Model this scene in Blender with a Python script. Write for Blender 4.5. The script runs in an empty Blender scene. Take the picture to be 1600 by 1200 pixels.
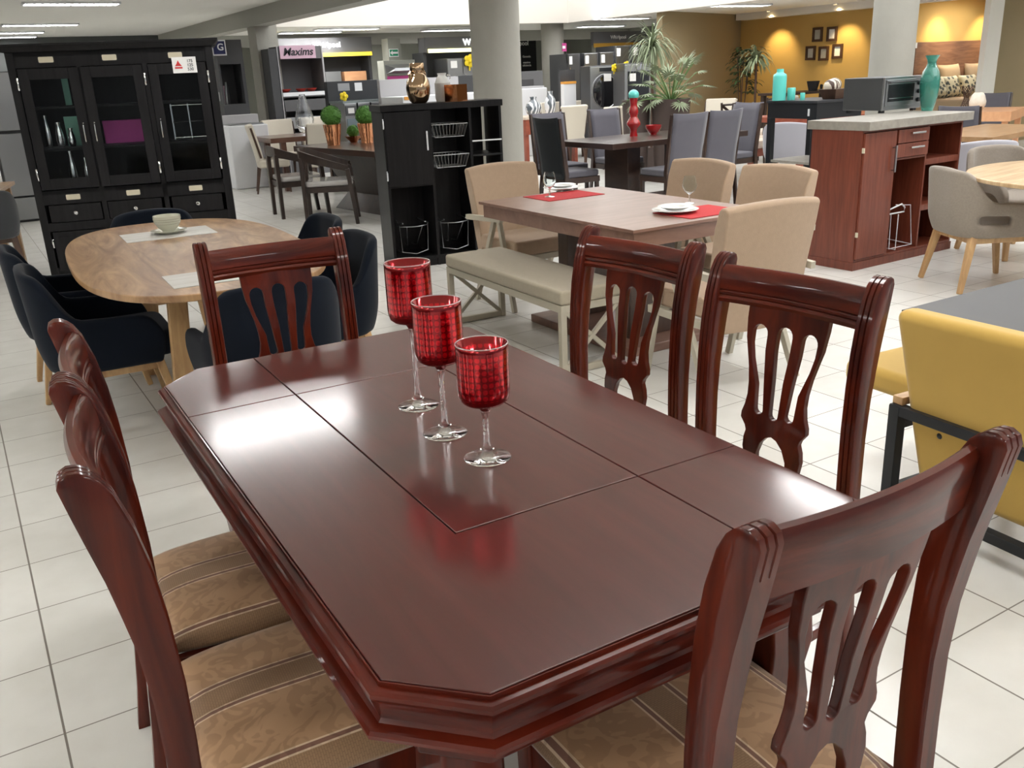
import bpy, bmesh, math, random
from mathutils import Vector, Matrix
random.seed(7)
PI = math.pi
R = math.radians
sc = bpy.context.scene
C = sc.collection
# ------------------------------------------------------------------ camera
FPX, PITCH, ROLL, YAW, HC = 1404.755, 0.33308982, -0.04564359, 0.53799199, 1.5
_f = Vector((math.sin(YAW)*math.cos(PITCH), math.cos(YAW)*math.cos(PITCH), -math.sin(PITCH)))
_r = Vector((math.cos(YAW), -math.sin(YAW), 0)); _u = _r.cross(_f)
_c, _s = math.cos(ROLL), math.sin(ROLL)
_r, _u = _c*_r+_s*_u, -_s*_r+_c*_u
cd = bpy.data.cameras.new('camera'); cam = bpy.data.objects.new('camera', cd); C.objects.link(cam)
M = Matrix.Identity(4)
for i in range(3):
    M[i][0], M[i][1], M[i][2] = _r[i], _u[i], -_f[i]
M.translation = Vector((0, 0, HC)); cam.matrix_world = M
cd.sensor_width = 36; cd.lens = FPX/1600*36; cd.clip_start = .02; cd.clip_end = 200
sc.camera = cam
# ------------------------------------------------------------------ light and exposure
w = bpy.data.worlds.new('daylight'); sc.world = w; w.use_nodes = True
w.node_tree.nodes['Background'].inputs[0].default_value = (.93, .96, 1, 1)
w.node_tree.nodes['Background'].inputs[1].default_value = 0.18
vs = sc.view_settings; vs.view_transform = 'Standard'; vs.look = 'None'; vs.gamma = 1; vs.use_curve_mapping = False
vs.exposure = 1.34
TUBE = 14.0       # brightness of the fluorescent luminaires

def ray(px, py):
    return _r*((px-800)/FPX) - _u*((py-600)/FPX) + _f
def bp(px, py, z):
    d = ray(px, py); t = (z-HC)/d.z; return Vector((d.x*t, d.y*t, z))
def at(px, py, D):
    d = ray(px, py); return Vector((0, 0, HC)) + d*D
# ------------------------------------------------------------------ materials
def nt(name):
    m = bpy.data.materials.new(name); m.use_nodes = True
    n = m.node_tree; return m, n, n.nodes['Principled BSDF']
def lk(n, a, b): n.links.new(a, b)
def MAT(name, col, rough=.5, metal=0., coat=0., trans=0., ior=1.45, emit=None, es=1., bump=None, var=0., vs_=20., alpha=1., sheen=0., coatr=.05):
    m, n, b = nt(name)
    b.inputs['Base Color'].default_value = (*col, 1); b.inputs['Roughness'].default_value = rough
    b.inputs['Metallic'].default_value = metal; b.inputs['Coat Weight'].default_value = coat
    b.inputs['Coat Roughness'].default_value = coatr
    b.inputs['Transmission Weight'].default_value = trans; b.inputs['IOR'].default_value = ior
    b.inputs['Alpha'].default_value = alpha; b.inputs['Sheen Weight'].default_value = sheen
    if emit: b.inputs['Emission Color'].default_value = (*emit, 1); b.inputs['Emission Strength'].default_value = es
    if bump or var:
        tc = n.nodes.new('ShaderNodeTexCoord')
    if var:
        t = n.nodes.new('ShaderNodeTexNoise'); t.inputs['Scale'].default_value = vs_; t.inputs['Detail'].default_value = 5
        lk(n, tc.outputs['Object'], t.inputs['Vector'])
        mx = n.nodes.new('ShaderNodeMix'); mx.data_type = 'RGBA'
        mx.inputs[6].default_value = (*[c*(1-var) for c in col], 1); mx.inputs[7].default_value = (*[min(1, c*(1+var)) for c in col], 1)
        lk(n, t.outputs['Fac'], mx.inputs[0]); lk(n, mx.outputs[2], b.inputs['Base Color'])
    if bump:
        t = n.nodes.new('ShaderNodeTexNoise'); t.inputs['Scale'].default_value = bump[0]; t.inputs['Detail'].default_value = 4
        lk(n, tc.outputs['Object'], t.inputs['Vector'])
        bm_ = n.nodes.new('ShaderNodeBump'); bm_.inputs['Strength'].default_value = bump[1]; bm_.inputs['Distance'].default_value = .004
        lk(n, t.outputs['Fac'], bm_.inputs['Height']); lk(n, bm_.outputs[0], b.inputs['Normal'])
    return m
def WOOD(name, c1, c2, rough=.4, coat=0., sc_=(2, 14, 14), dist=1.5, grain=6., coatr=.05, spec=.5, bump=.0, c3=None):
    m, n, b = nt(name)
    tc = n.nodes.new('ShaderNodeTexCoord'); mp = n.nodes.new('ShaderNodeMapping'); mp.inputs['Scale'].default_value = sc_
    lk(n, tc.outputs['Object'], mp.inputs[0])
    t = n.nodes.new('ShaderNodeTexNoise'); t.inputs['Scale'].default_value = 1.; t.inputs['Detail'].default_value = grain; t.inputs['Distortion'].default_value = dist
    t.inputs['Roughness'].default_value = .6
    lk(n, mp.outputs[0], t.inputs['Vector'])
    cr = n.nodes.new('ShaderNodeValToRGB'); cr.color_ramp.elements[0].position = .33; cr.color_ramp.elements[1].position = .68
    cr.color_ramp.elements[0].color = (*c1, 1); cr.color_ramp.elements[1].color = (*c2, 1)
    if c3: q_ = cr.color_ramp.elements.new(.80); q_.color = (*c3, 1)
    lk(n, t.outputs['Fac'], cr.inputs[0]); lk(n, cr.outputs[0], b.inputs['Base Color'])
    b.inputs['Roughness'].default_value = rough; b.inputs['Coat Weight'].default_value = coat; b.inputs['Coat Roughness'].default_value = coatr
    b.inputs['Specular IOR Level'].default_value = spec
    if bump:
        bm_ = n.nodes.new('ShaderNodeBump'); bm_.inputs['Strength'].default_value = bump; bm_.inputs['Distance'].default_value = .002
        lk(n, t.outputs['Fac'], bm_.inputs['Height']); lk(n, bm_.outputs[0], b.inputs['Normal'])
    return m
def tile_floor():
    m, n, b = nt('floor_tiles')
    tc = n.nodes.new('ShaderNodeTexCoord'); sp = n.nodes.new('ShaderNodeSeparateXYZ'); lk(n, tc.outputs['Object'], sp.inputs[0])
    def mth(op, a, v=None, v2=None):
        q = n.nodes.new('ShaderNodeMath'); q.operation = op
        for i, x in enumerate((a, v, v2)):
            if x is None: continue
            if isinstance(x, (int, float)): q.inputs[i].default_value = x
            else: lk(n, x, q.inputs[i])
        return q.outputs[0]
    def line(o, off, pitch, wd):
        a = mth('SUBTRACT', o, off); a = mth('DIVIDE', a, pitch); fr = mth('FRACT', a)
        d = mth('MINIMUM', fr, mth('SUBTRACT', 1.0, fr)); d = mth('MULTIPLY', d, pitch)
        return mth('LESS_THAN', d, wd), mth('FLOOR', a)
    lx, ix = line(sp.outputs[0], -.042, .335, .0028); ly, iy = line(sp.outputs[1], 2.169, .3333, .0020)
    g = mth('MAXIMUM', lx, ly)
    cb = n.nodes.new('ShaderNodeCombineXYZ'); lk(n, ix, cb.inputs[0]); lk(n, iy, cb.inputs[1])
    wn = n.nodes.new('ShaderNodeTexWhiteNoise'); lk(n, cb.outputs[0], wn.inputs['Vector'])
    ns = n.nodes.new('ShaderNodeTexNoise'); ns.inputs['Scale'].default_value = 7; ns.inputs['Detail'].default_value = 6; lk(n, tc.outputs['Object'], ns.inputs['Vector'])
    f = mth('ADD', mth('MULTIPLY', wn.outputs['Value'], .25), mth('MULTIPLY', ns.outputs['Fac'], .75))
    mx = n.nodes.new('ShaderNodeMix'); mx.data_type = 'RGBA'; lk(n, f, mx.inputs[0])
    mx.inputs[6].default_value = (.62, .605, .56, 1); mx.inputs[7].default_value = (.79, .78, .74, 1)
    m2 = n.nodes.new('ShaderNodeMix'); m2.data_type = 'RGBA'; lk(n, g, m2.inputs[0]); lk(n, mx.outputs[2], m2.inputs[6]); m2.inputs[7].default_value = (.19, .17, .145, 1)
    lk(n, m2.outputs[2], b.inputs['Base Color'])
    lk(n, mth('ADD', mth('MULTIPLY', g, .5), .22), b.inputs['Roughness'])
    bm_ = n.nodes.new('ShaderNodeBump'); bm_.inputs['Strength'].default_value = .5; bm_.inputs['Distance'].default_value = .002
    lk(n, mth('SUBTRACT', 1.0, g), bm_.inputs['Height']); lk(n, bm_.outputs[0], b.inputs['Normal'])
    return m
def seat_fabric():
    m, n, b = nt('striped_damask')
    tc = n.nodes.new('ShaderNodeTexCoord'); sp = n.nodes.new('ShaderNodeSeparateXYZ'); lk(n, tc.outputs['Object'], sp.inputs[0])
    a = n.nodes.new('ShaderNodeMath'); a.operation = 'MULTIPLY_ADD'; lk(n, sp.outputs[0], a.inputs[0]); a.inputs[1].default_value = 1/.23; a.inputs[2].default_value = .62
    fr = n.nodes.new('ShaderNodeMath'); fr.operation = 'FRACT'; lk(n, a.outputs[0], fr.inputs[0])
    cr = n.nodes.new('ShaderNodeValToRGB'); cr.color_ramp.interpolation = 'CONSTANT'; e = cr.color_ramp.elements
    G, B1, CR, BR = (.50, .295, .155, 1), (.25, .115, .075, 1), (.78, .60, .42, 1), (.37, .215, .11, 1)
    st = [(0, G), (.50, CR), (.515, B1), (.55, CR), (.565, BR), (.80, CR), (.815, B1), (.85, CR), (.865, G)]
    e[0].position = 0; e[0].color = G; e[1].position = .5; e[1].color = CR
    for p, c in st[2:]:
        x = e.new(p); x.color = c
    lk(n, fr.outputs[0], cr.inputs[0])
    # tone-on-tone leaves on the plain bands
    vo = n.nodes.new('ShaderNodeTexNoise'); vo.inputs['Scale'].default_value = 17; vo.inputs['Distortion'].default_value = 2.2; vo.inputs['Detail'].default_value = 1; lk(n, tc.outputs['Object'], vo.inputs['Vector'])
    c2 = n.nodes.new('ShaderNodeValToRGB'); c2.color_ramp.elements[0].position = .49; c2.color_ramp.elements[1].position = .53
    c2.color_ramp.elements[0].color = (.84, .82, .78, 1); c2.color_ramp.elements[1].color = (1.02, 1.02, 1.02, 1); lk(n, vo.outputs['Fac'], c2.inputs[0])
    # woven key pattern
    ck = n.nodes.new('ShaderNodeTexBrick'); ck.inputs['Scale'].default_value = 60; ck.inputs['Mortar Size'].default_value = .03
    ck.inputs['Color1'].default_value = (1, 1, 1, 1); ck.inputs['Color2'].default_value = (.92, .92, .92, 1); ck.inputs['Mortar'].default_value = (.72, .72, .72, 1)
    lk(n, tc.outputs['Object'], ck.inputs['Vector'])
    lt = n.nodes.new('ShaderNodeMath'); lt.operation = 'COMPARE'; lk(n, fr.outputs[0], lt.inputs[0]); lt.inputs[1].default_value = .6825; lt.inputs[2].default_value = .117
    mx = n.nodes.new('ShaderNodeMix'); mx.data_type = 'RGBA'; lk(n, lt.outputs[0], mx.inputs[0]); lk(n, c2.outputs[0], mx.inputs[6]); lk(n, ck.outputs['Color'], mx.inputs[7])
    mu = n.nodes.new('ShaderNodeMix'); mu.data_type = 'RGBA'; mu.blend_type = 'MULTIPLY'; mu.inputs[0].default_value = 1
    lk(n, cr.outputs[0], mu.inputs[6]); lk(n, mx.outputs[2], mu.inputs[7]); lk(n, mu.outputs[2], b.inputs['Base Color'])
    b.inputs['Roughness'].default_value = .55; b.inputs['Sheen Weight'].default_value = .3
    return m
def red_glass():
    m, n, b = nt('red_mercury_glass')
    tc = n.nodes.new('ShaderNodeTexCoord'); mp = n.nodes.new('ShaderNodeMapping'); mp.inputs['Scale'].default_value = (26, 11, 1)
    lk(n, tc.outputs['UV'], mp.inputs[0])
    fr = n.nodes.new('ShaderNodeVectorMath'); fr.operation = 'FRACTION'; lk(n, mp.outputs[0], fr.inputs[0])
    d = n.nodes.new('ShaderNodeVectorMath'); d.operation = 'DISTANCE'; lk(n, fr.outputs[0], d.inputs[0]); d.inputs[1].default_value = (.5, .5, 0)
    lt = n.nodes.new('ShaderNodeMath'); lt.operation = 'LESS_THAN'; lk(n, d.outputs['Value'], lt.inputs[0]); lt.inputs[1].default_value = .40
    sp = n.nodes.new('ShaderNodeSeparateXYZ'); lk(n, tc.outputs['UV'], sp.inputs[0])
    ga = n.nodes.new('ShaderNodeMath'); ga.operation = 'COMPARE'; lk(n, sp.outputs[1], ga.inputs[0]); ga.inputs[1].default_value = .57; ga.inputs[2].default_value = .32
    an = n.nodes.new('ShaderNodeMath'); an.operation = 'MULTIPLY'; lk(n, lt.outputs[0], an.inputs[0]); lk(n, ga.outputs[0], an.inputs[1])
    mx = n.nodes.new('ShaderNodeMix'); mx.data_type = 'RGBA'; lk(n, an.outputs[0], mx.inputs[0])
    mx.inputs[6].default_value = (.27, .001, .004, 1); mx.inputs[7].default_value = (.62, .003, .012, 1)
    lk(n, mx.outputs[2], b.inputs['Base Color'])
    b.inputs['Metallic'].default_value = .75; b.inputs['Roughness'].default_value = .13; b.inputs['Coat Weight'].default_value = .6
    b.inputs['Coat Roughness'].default_value = .02
    ns = n.nodes.new('ShaderNodeTexNoise'); ns.inputs['Scale'].default_value = 30; lk(n, tc.outputs['Object'], ns.inputs['Vector'])
    bm_ = n.nodes.new('ShaderNodeBump'); bm_.inputs['Strength'].default_value = .35; bm_.inputs['Distance'].default_value = .004
    lk(n, ns.outputs['Fac'], bm_.inputs['Height']); lk(n, bm_.outputs[0], b.inputs['Normal'])
    return m
MH = dict(rough=.40, coat=.45, dist=1.0, coatr=.07, spec=.12, c3=(.27, .062, .014))
MAHOG = WOOD('mahogany', (.040, .0038, .0016), (.135, .017, .0055), sc_=(14, 14, 1.6), **MH)
MAHOGX = WOOD('mahogany_crosswise', (.040, .0038, .0016), (.135, .017, .0055), sc_=(1.6, 16, 16), **MH)
MAHOGE = WOOD('mahogany_moulding', (.040, .0038, .0016), (.120, .013, .0045), sc_=(2.2, 2.2, 30), **dict(MH, c3=None))
TOPW = WOOD('mahogany_top', (.064, .0095, .0070), (.084, .0130, .0098), .35, 1., (18, 1.6, 10), .8, coatr=.145, spec=.12, bump=.03)
TOPW.node_tree.nodes['Principled BSDF'].inputs['Coat IOR'].default_value = 1.55
SEATF = seat_fabric()
REDG = red_glass()
GLASS = MAT('clear_glass', (1, 1, 1), .0, trans=1, ior=1.45)
FOOTG = MAT('foot_glass', (1, 1, 1), .0, trans=1, ior=1.12)
THING = MAT('thin_glass', (.9, .95, .95), .02, trans=1, ior=1.15)
OAK = WOOD('oak', (.40, .22, .09), (.62, .40, .19), .45, .2, (12, 12, 2), 1.6)
OAKTOP = WOOD('oak_top', (.22, .105, .042), (.50, .30, .14), .4, .3, (7, 1.4, 3), 2.6, 8.)
OAKSTR = WOOD('striped_oak_top', (.40, .25, .12), (.66, .48, .28), .4, .3, (2, 22, 3), .3)
VELV = MAT('navy_velvet', (.005, .008, .015), .9, sheen=.08, var=.4, vs_=6)
TWEED = MAT('grey_beige_tweed', (.26, .22, .18), .9, sheen=.2, bump=(300, .5), var=.18, vs_=90)
BEIGE = MAT('beige_linen', (.42, .30, .205), .9, sheen=.2, bump=(250, .3), var=.08, vs_=40)
BENCHF = MAT('bench_linen', (.40, .35, .26), .9, sheen=.2, bump=(250, .3), var=.08, vs_=40)
BEIGEF = MAT('beige_painted_wood', (.46, .42, .33), .5)
BLACKW = WOOD('black_wood', (.009, .0085, .009), (.016, .015, .016), .45, .05, (30, 30, 2), .5)
BLACKD = MAT('black_recess', (.006, .006, .007), .6)
ESPR = WOOD('espresso_wood', (.024, .010, .006), (.050, .022, .013), .3, .6, (8, 2, 8), 1., coatr=.15)
ESPD = WOOD('espresso_frame', (.020, .010, .007), (.040, .022, .014), .4, .1, (14, 14, 2), .6)
WALN = WOOD('walnut_brown', (.20, .105, .072), (.28, .155, .112), .42, .4, (2, 12, 8), 1., coatr=.2)
WALND = WOOD('dark_walnut', (.05, .022, .012), (.09, .045, .026), .42, .2, (14, 14, 2), 1.)
CHER = WOOD('cherry_laminate', (.125, .026, .013), (.21, .052, .026), .4, .15, (40, 40, 2.5), .7)
TERRA = WOOD('terracotta_wood', (.25, .055, .03), (.34, .09, .05), .4, .2, (3, 14, 8), .7)
CONC = MAT('grey_stone_laminate', (.30, .28, .245), .45, var=.35, vs_=22)
CHROME = MAT('chrome', (.8, .8, .8), .15, 1)
STEEL = MAT('brushed_steel', (.36, .37, .38), .35, 1)
DSTEEL = MAT('dark_steel', (.12, .12, .125), .4, .7)
BRASSP = MAT('cream_plate', (.62, .56, .42), .4)
GOLDV = MAT('gold_mercury', (.46, .32, .20), .12, 1)
COPPER = MAT('copper_foil', (.80, .36, .18), .12, 1, bump=(25, .25))
WHITEC = MAT('white_ceramic', (.78, .78, .76), .2, coat=.5)
CREAMC = MAT('cream_ceramic', (.58, .58, .47), .25, coat=.5)
WHITE = MAT('white_enamel', (.75, .76, .78), .35)
PAPER = MAT('white_paper', (.80, .79, .77), .8)
REDP = MAT('red_placemat', (.52, .03, .035), .8, bump=(300, .3))
MATW = WOOD('whitewash_placemat', (.50, .48, .45), (.66, .65, .62), .6, 0, (3, 30, 3), 1.)
GREYF = MAT('slate_fabric', (.115, .11, .13), .8, sheen=.3, var=.08, vs_=8)
CHARL = MAT('charcoal_leather', (.022, .025, .028), .45)
SILVF = MAT('silver_grey_fabric', (.40, .39, .43), .8, sheen=.3)
WHITEF = MAT('ivory_upholstery', (.62, .565, .47), .7, sheen=.2)
CREAMF = MAT('cream_upholstery', (.60, .49, .39), .7, sheen=.2)
PLASTF = MAT('plastic_wrapped_seat', (.46, .44, .42), .25, coat=.6, bump=(30, .6))
YELF = MAT('mustard_fabric', (.56, .355, .075), .85, sheen=.3, var=.06, vs_=8)
BLKM = MAT('black_powdercoat', (.010, .012, .015), .4)
BLKT = MAT('black_matte_top', (.030, .032, .037), .42)
TEALG = MAT('teal_glass', (.08, .45, .36), .08, coat=1, trans=.6)
TURQ = MAT('turquoise_ceramic', (.12, .62, .55), .3, coat=.5)
REDV = MAT('red_glass', (.50, .008, .012), .06, coat=1, trans=.3)
GREENB = MAT('boxwood', (.08, .22, .03), .6, bump=(120, 1.), var=.7, vs_=90)
LEAF = MAT('leaf_green', (.11, .20, .06), .45, var=.3, vs_=5)
LEAFP = MAT('leaf_pale', (.25, .30, .18), .45, var=.3, vs_=5)
LEAFD = MAT('leaf_dark', (.035, .065, .022), .45, var=.4, vs_=5)
POTB = MAT('brown_planter', (.075, .052, .045), .6)
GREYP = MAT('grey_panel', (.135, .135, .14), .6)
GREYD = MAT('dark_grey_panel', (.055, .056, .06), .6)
GREYL = MAT('light_grey_panel', (.44, .43, .44), .6)
WALLG = MAT('wall_grey_green', (.27, .275, .24), .85, bump=(60, .15))
WALLD = MAT('wall_dark', (.075, .08, .078), .85)
WALLK = MAT('wall_khaki', (.30, .235, .135), .85, bump=(60, .1))
WALLY = MAT('wall_yellow', (.52, .33, .10), .85, bump=(60, .1))
CREAMW = MAT('cream_soffit', (.80, .76, .70), .85)
CEIL = MAT('ceiling_white', (.86, .85, .80), .85)
BEAMM = MAT('beam_grey', (.40, .395, .355), .85)
COLM = MAT('plaster_column', (.36, .35, .31), .8, bump=(25, .5), var=.06, vs_=6)
PINKP = MAT('pink_card', (.62, .42, .52), .7)
EM_T = MAT('tube_light', (.9, .9, .9), .5, emit=(1, .99, .97), es=TUBE)
EM_W = MAT('backlit_letters', (1, 1, 1), .5, emit=(1, 1, 1), es=1.0)
EM_Y = MAT('yellow_strip_light', (1, .8, .1), .5, emit=(1, .66, .03), es=.5)
EM_YW = MAT('pale_strip_light', (1, .95, .5), .5, emit=(1, .95, .45), es=1.)
YELFL = MAT('yellow_bow', (.80, .60, .02), .6)
ORNG = MAT('orange_edge', (.72, .33, .06), .6)
MAGE = MAT('magenta_print', (.42, .04, .20), .6)
HEADB = WOOD('headboard_wood', (.13, .060, .035), (.24, .125, .075), .5, 0, (1.5, 8, 14), 2.)
PEACH = WOOD('light_beech', (.60, .30, .15), (.70, .38, .20), .4, .2, (3, 12, 8), .6)
WALNL = WOOD('mid_oak_top', (.30, .165, .07), (.40, .23, .11), .4, .3, (3, 14, 8), .6)
TANF = MAT('tan_linen', (.33, .24, .15), .9)
INK = MAT('dark_ink', (.02, .02, .025), .6)
REDINK = MAT('red_print', (.6, .03, .03), .6)
PINKREFL = MAT('hot_pink_reflection', (.62, .09, .40), .7)  # colour of a pink reflection in the hutch glass
AQUAREFL = MAT('pale_aqua_reflection', (.35, .68, .56), .7)  # colour of the aqua reflections in the hutch glass
SILV = MAT('silver_vase', (.7, .7, .72), .2, 1)
GREENS = MAT('safety_green', (.01, .25, .13), .6)

for m_ in (VELV, BLACKW, CHARL, GREYF): m_.node_tree.nodes['Principled BSDF'].inputs['Specular IOR Level'].default_value = .15
EM_S = MAT('added_skylight_glow', (.9, .9, .9), .5, emit=(.96, .98, 1), es=1.05)  # glow of the roof panels added over the light well
# ------------------------------------------------------------------ mesh helpers
def NB(): return bmesh.new()
def box(bm, x0, x1, y0, y1, z0, z1, mtx=None, uv=None):
    vs_ = [bm.verts.new((x, y, z)) for x in (x0, x1) for y in (y0, y1) for z in (z0, z1)]
    for f in ((0, 1, 3, 2), (4, 6, 7, 5), (0, 4, 5, 1), (2, 3, 7, 6), (0, 2, 6, 4), (1, 5, 7, 3)):
        bm.faces.new([vs_[i] for i in f])
    if mtx: bmesh.ops.transform(bm, matrix=mtx, verts=vs_)
    return vs_
def hexa(bm, b, t):
    """solid between bottom quad b and top quad t (4 points each)"""
    vb = [bm.verts.new(p) for p in b]; vt = [bm.verts.new(p) for p in t]
    bm.faces.new(vb[::-1]); bm.faces.new(vt)
    for i in range(4): bm.faces.new((vb[i], vb[(i+1) % 4], vt[(i+1) % 4], vt[i]))
def bar(bm, a, b, w, d=None, up=(0, 0, 1), w2=None, d2=None):
    """rectangular bar from a to b, width w across, d the other way, optional taper"""
    a = Vector(a); b = Vector(b); d = w if d is None else d; w2 = w if w2 is None else w2; d2 = d if d2 is None else d2
    z = (b-a).normalized(); up = Vector(up)
    if abs(z.dot(up)) > .99: up = Vector((0, 1, 0))
    x = up.cross(z).normalized(); y = z.cross(x)
    q = lambda c, w, d: [c-x*w/2-y*d/2, c+x*w/2-y*d/2, c+x*w/2+y*d/2, c-x*w/2+y*d/2]
    hexa(bm, q(a, w, d), q(b, w2, d2))
def tube(bm, pts, r, n=8, closed=False):
    pts = [Vector(p) for p in pts]; rings = []; N = len(pts)
    for i, p in enumerate(pts):
        if closed: t = pts[(i+1) % N]-pts[i-1]
        else: t = pts[min(i+1, N-1)]-pts[max(i-1, 0)]
        t.normalize(); u = Vector((0, 0, 1)) if abs(t.z) < .9 else Vector((0, 1, 0))
        x = t.cross(u).normalized(); y = t.cross(x)
        rr = r[i] if isinstance(r, (list, tuple)) else r
        rings.append([bm.verts.new(p+(x*math.cos(k*2*PI/n)+y*math.sin(k*2*PI/n))*rr) for k in range(n)])
    for i in range(N if closed else N-1):
        a, b = rings[i], rings[(i+1) % N]
        for k in range(n): bm.faces.new((a[k], a[(k+1) % n], b[(k+1) % n], b[k]))
    if not closed: bm.faces.new(rings[0]); bm.faces.new(rings[-1][::-1])
def lathe(bm, prof, n=32, c=(0, 0), uv=False, sq=None):
    rings = []; uvl = bm.loops.layers.uv.verify() if uv else None
    for r, z in prof:
        if r < 1e-5: rings.append([bm.verts.new((c[0], c[1], z))])
        else: rings.append([bm.verts.new((c[0]+r*math.cos(2*PI*k/n), c[1]+r*math.sin(2*PI*k/n), z)) for k in range(n)])
    m_ = len(prof)-1
    for i in range(m_):
        a, b = rings[i], rings[i+1]
        for k in range(n):
            k2 = (k+1) % n
            if len(a) == 1 and len(b) == 1: continue
            if len(a) == 1: f = bm.faces.new((a[0], b[k2], b[k])); q = [(k, i), (k+1, i+1), (k, i+1)]
            elif len(b) == 1: f = bm.faces.new((a[k], a[k2], b[0])); q = [(k, i), (k+1, i), (k, i+1)]
            else: f = bm.faces.new((a[k], a[k2], b[k2], b[k])); q = [(k, i), (k+1, i), (k+1, i+1), (k, i+1)]
            if uv:
                for l, (uu, vv) in zip(f.loops, q): l[uvl].uv = (uu/n, uv[vv] if isinstance(uv, list) else vv/m_)
def prism(bm, outer, z0, z1, holes=(), mtx=None):
    """extrude 2D polygon with holes from z0 to z1"""
    vs0 = []; es = []
    for loop in [outer]+list(holes):
        v = [bm.verts.new((p[0], p[1], z0)) for p in loop]; vs0 += v
        es += [bm.edges.new((v[i], v[(i+1) % len(v)])) for i in range(len(v))]
    if holes:
        g = bmesh.ops.triangle_fill(bm, use_beauty=True, use_dissolve=False, edges=es); fs = [x for x in g['geom'] if isinstance(x, bmesh.types.BMFace)]
    else: fs = [bm.faces.new(vs0)]
    ex = bmesh.ops.extrude_face_region(bm, geom=fs); nv = [x for x in ex['geom'] if isinstance(x, bmesh.types.BMVert)]
    bmesh.ops.translate(bm, verts=nv, vec=(0, 0, z1-z0))
    bmesh.ops.recalc_face_normals(bm, faces=bm.faces)
    if mtx: bmesh.ops.transform(bm, matrix=mtx, verts=vs0+nv)
    return vs0+nv
def ellipse(a, b, n=48, e=2., c=(0, 0)):
    o = []
    for k in range(n):
        t = 2*PI*k/n; cs, sn = math.cos(t), math.sin(t)
        o.append((c[0]+a*math.copysign(abs(cs)**(2/e), cs), c[1]+b*math.copysign(abs(sn)**(2/e), sn)))
    return o
def rrect(x0, x1, y0, y1, r, n=5):
    o = []
    for cx, cy, a0 in ((x1-r, y1-r, 0), (x0+r, y1-r, 90), (x0+r, y0+r, 180), (x1-r, y0+r, 270)):
        for k in range(n+1):
            a = R(a0+90*k/n); o.append((cx+r*math.cos(a), cy+r*math.sin(a)))
    return o
def obj(name, bm, mat, parent=None, bev=0, seg=2, sub=0, ang=38, label=None, solid=0, norm=True):
    if norm: bmesh.ops.recalc_face_normals(bm, faces=bm.faces)
    me = bpy.data.meshes.new(name); bm.to_mesh(me); bm.free()
    me.polygons.foreach_set('use_smooth', [True]*len(me.polygons))
    me.set_sharp_from_angle(angle=R(180 if sub else ang))
    me.materials.append(mat)
    o = bpy.data.objects.new(name, me); C.objects.link(o)
    if parent: o.parent = parent
    if solid:
        m = o.modifiers.new('s', 'SOLIDIFY'); m.thickness = solid; m.offset = 0
    if bev:
        m = o.modifiers.new('b', 'BEVEL'); m.width = bev; m.segments = seg; m.limit_method = 'ANGLE'; m.angle_limit = R(35); m.harden_normals = True
    if sub:
        m = o.modifiers.new('d', 'SUBSURF'); m.levels = sub; m.render_levels = sub
    if label: o['label'] = label
    return o
def thing(name, label, cat, loc=(0, 0, 0), rz=0, group=None):
    o = bpy.data.objects.new(name, None); C.objects.link(o); o.empty_display_size = .1
    o.location = loc; o.rotation_euler = (0, 0, R(rz)); o['label'] = label; o['category'] = cat
    if group: o['group'] = group
    return o
def tag(o, label, cat, group=None, loc=None, rz=None):
    o['label'] = label; o['category'] = cat
    if group: o['group'] = group
    if loc is not None: o.location = loc
    if rz is not None: o.rotation_euler = (0, 0, R(rz))
    return o
def struct(name, bm, mat, **k):
    o = obj(name, bm, mat, **k); o['kind'] = 'structure'; return o
def dup(root, loc, rz, label, group=None):
    r = root.copy(); C.objects.link(r); r.location = loc; r.rotation_euler = (0, 0, R(rz)); r['label'] = label
    if group: r['group'] = group
    for ch in root.children:
        c = ch.copy(); C.objects.link(c); c.parent = r
        for g in ch.children:
            d = g.copy(); C.objects.link(d); d.parent = c
    return r
def one(name, mat, label, cat, loc, rz, build, group=None, **k):
    bm = NB(); build(bm); return tag(obj(name, bm, mat, **k), label, cat, group, loc, rz)
def bx(name, mat, parent, *b, bev=0, label=None, mtx=None, **k):
    bm = NB(); box(bm, *b, mtx=mtx); return obj(name, bm, mat, parent, bev=bev, label=label, **k)
def text(name, s, mat, size, parent, loc, rot=(90, 0, 0), ext=.004, shear=0, label=None, align='CENTER'):
    cu = bpy.data.curves.new(name, 'FONT'); cu.body = s; cu.size = size; cu.extrude = ext; cu.align_x = align; cu.align_y = 'CENTER'; cu.shear = shear; cu.offset = size*.018
    t = bpy.data.objects.new('t', cu); C.objects.link(t); bpy.context.view_layer.update()
    me = bpy.data.meshes.new_from_object(t.evaluated_get(bpy.context.evaluated_depsgraph_get())); C.objects.unlink(t); bpy.data.objects.remove(t)
    me.name = name; me.materials.clear(); me.materials.append(mat)
    o = bpy.data.objects.new(name, me); C.objects.link(o); o.parent = parent
    mm = Matrix.Translation(loc) @ Matrix.Rotation(R(rot[2]), 4, 'Z') @ Matrix.Rotation(R(rot[0]), 4, 'X')
    me.transform(mm)
    if label: o['label'] = label
    return o
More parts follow.
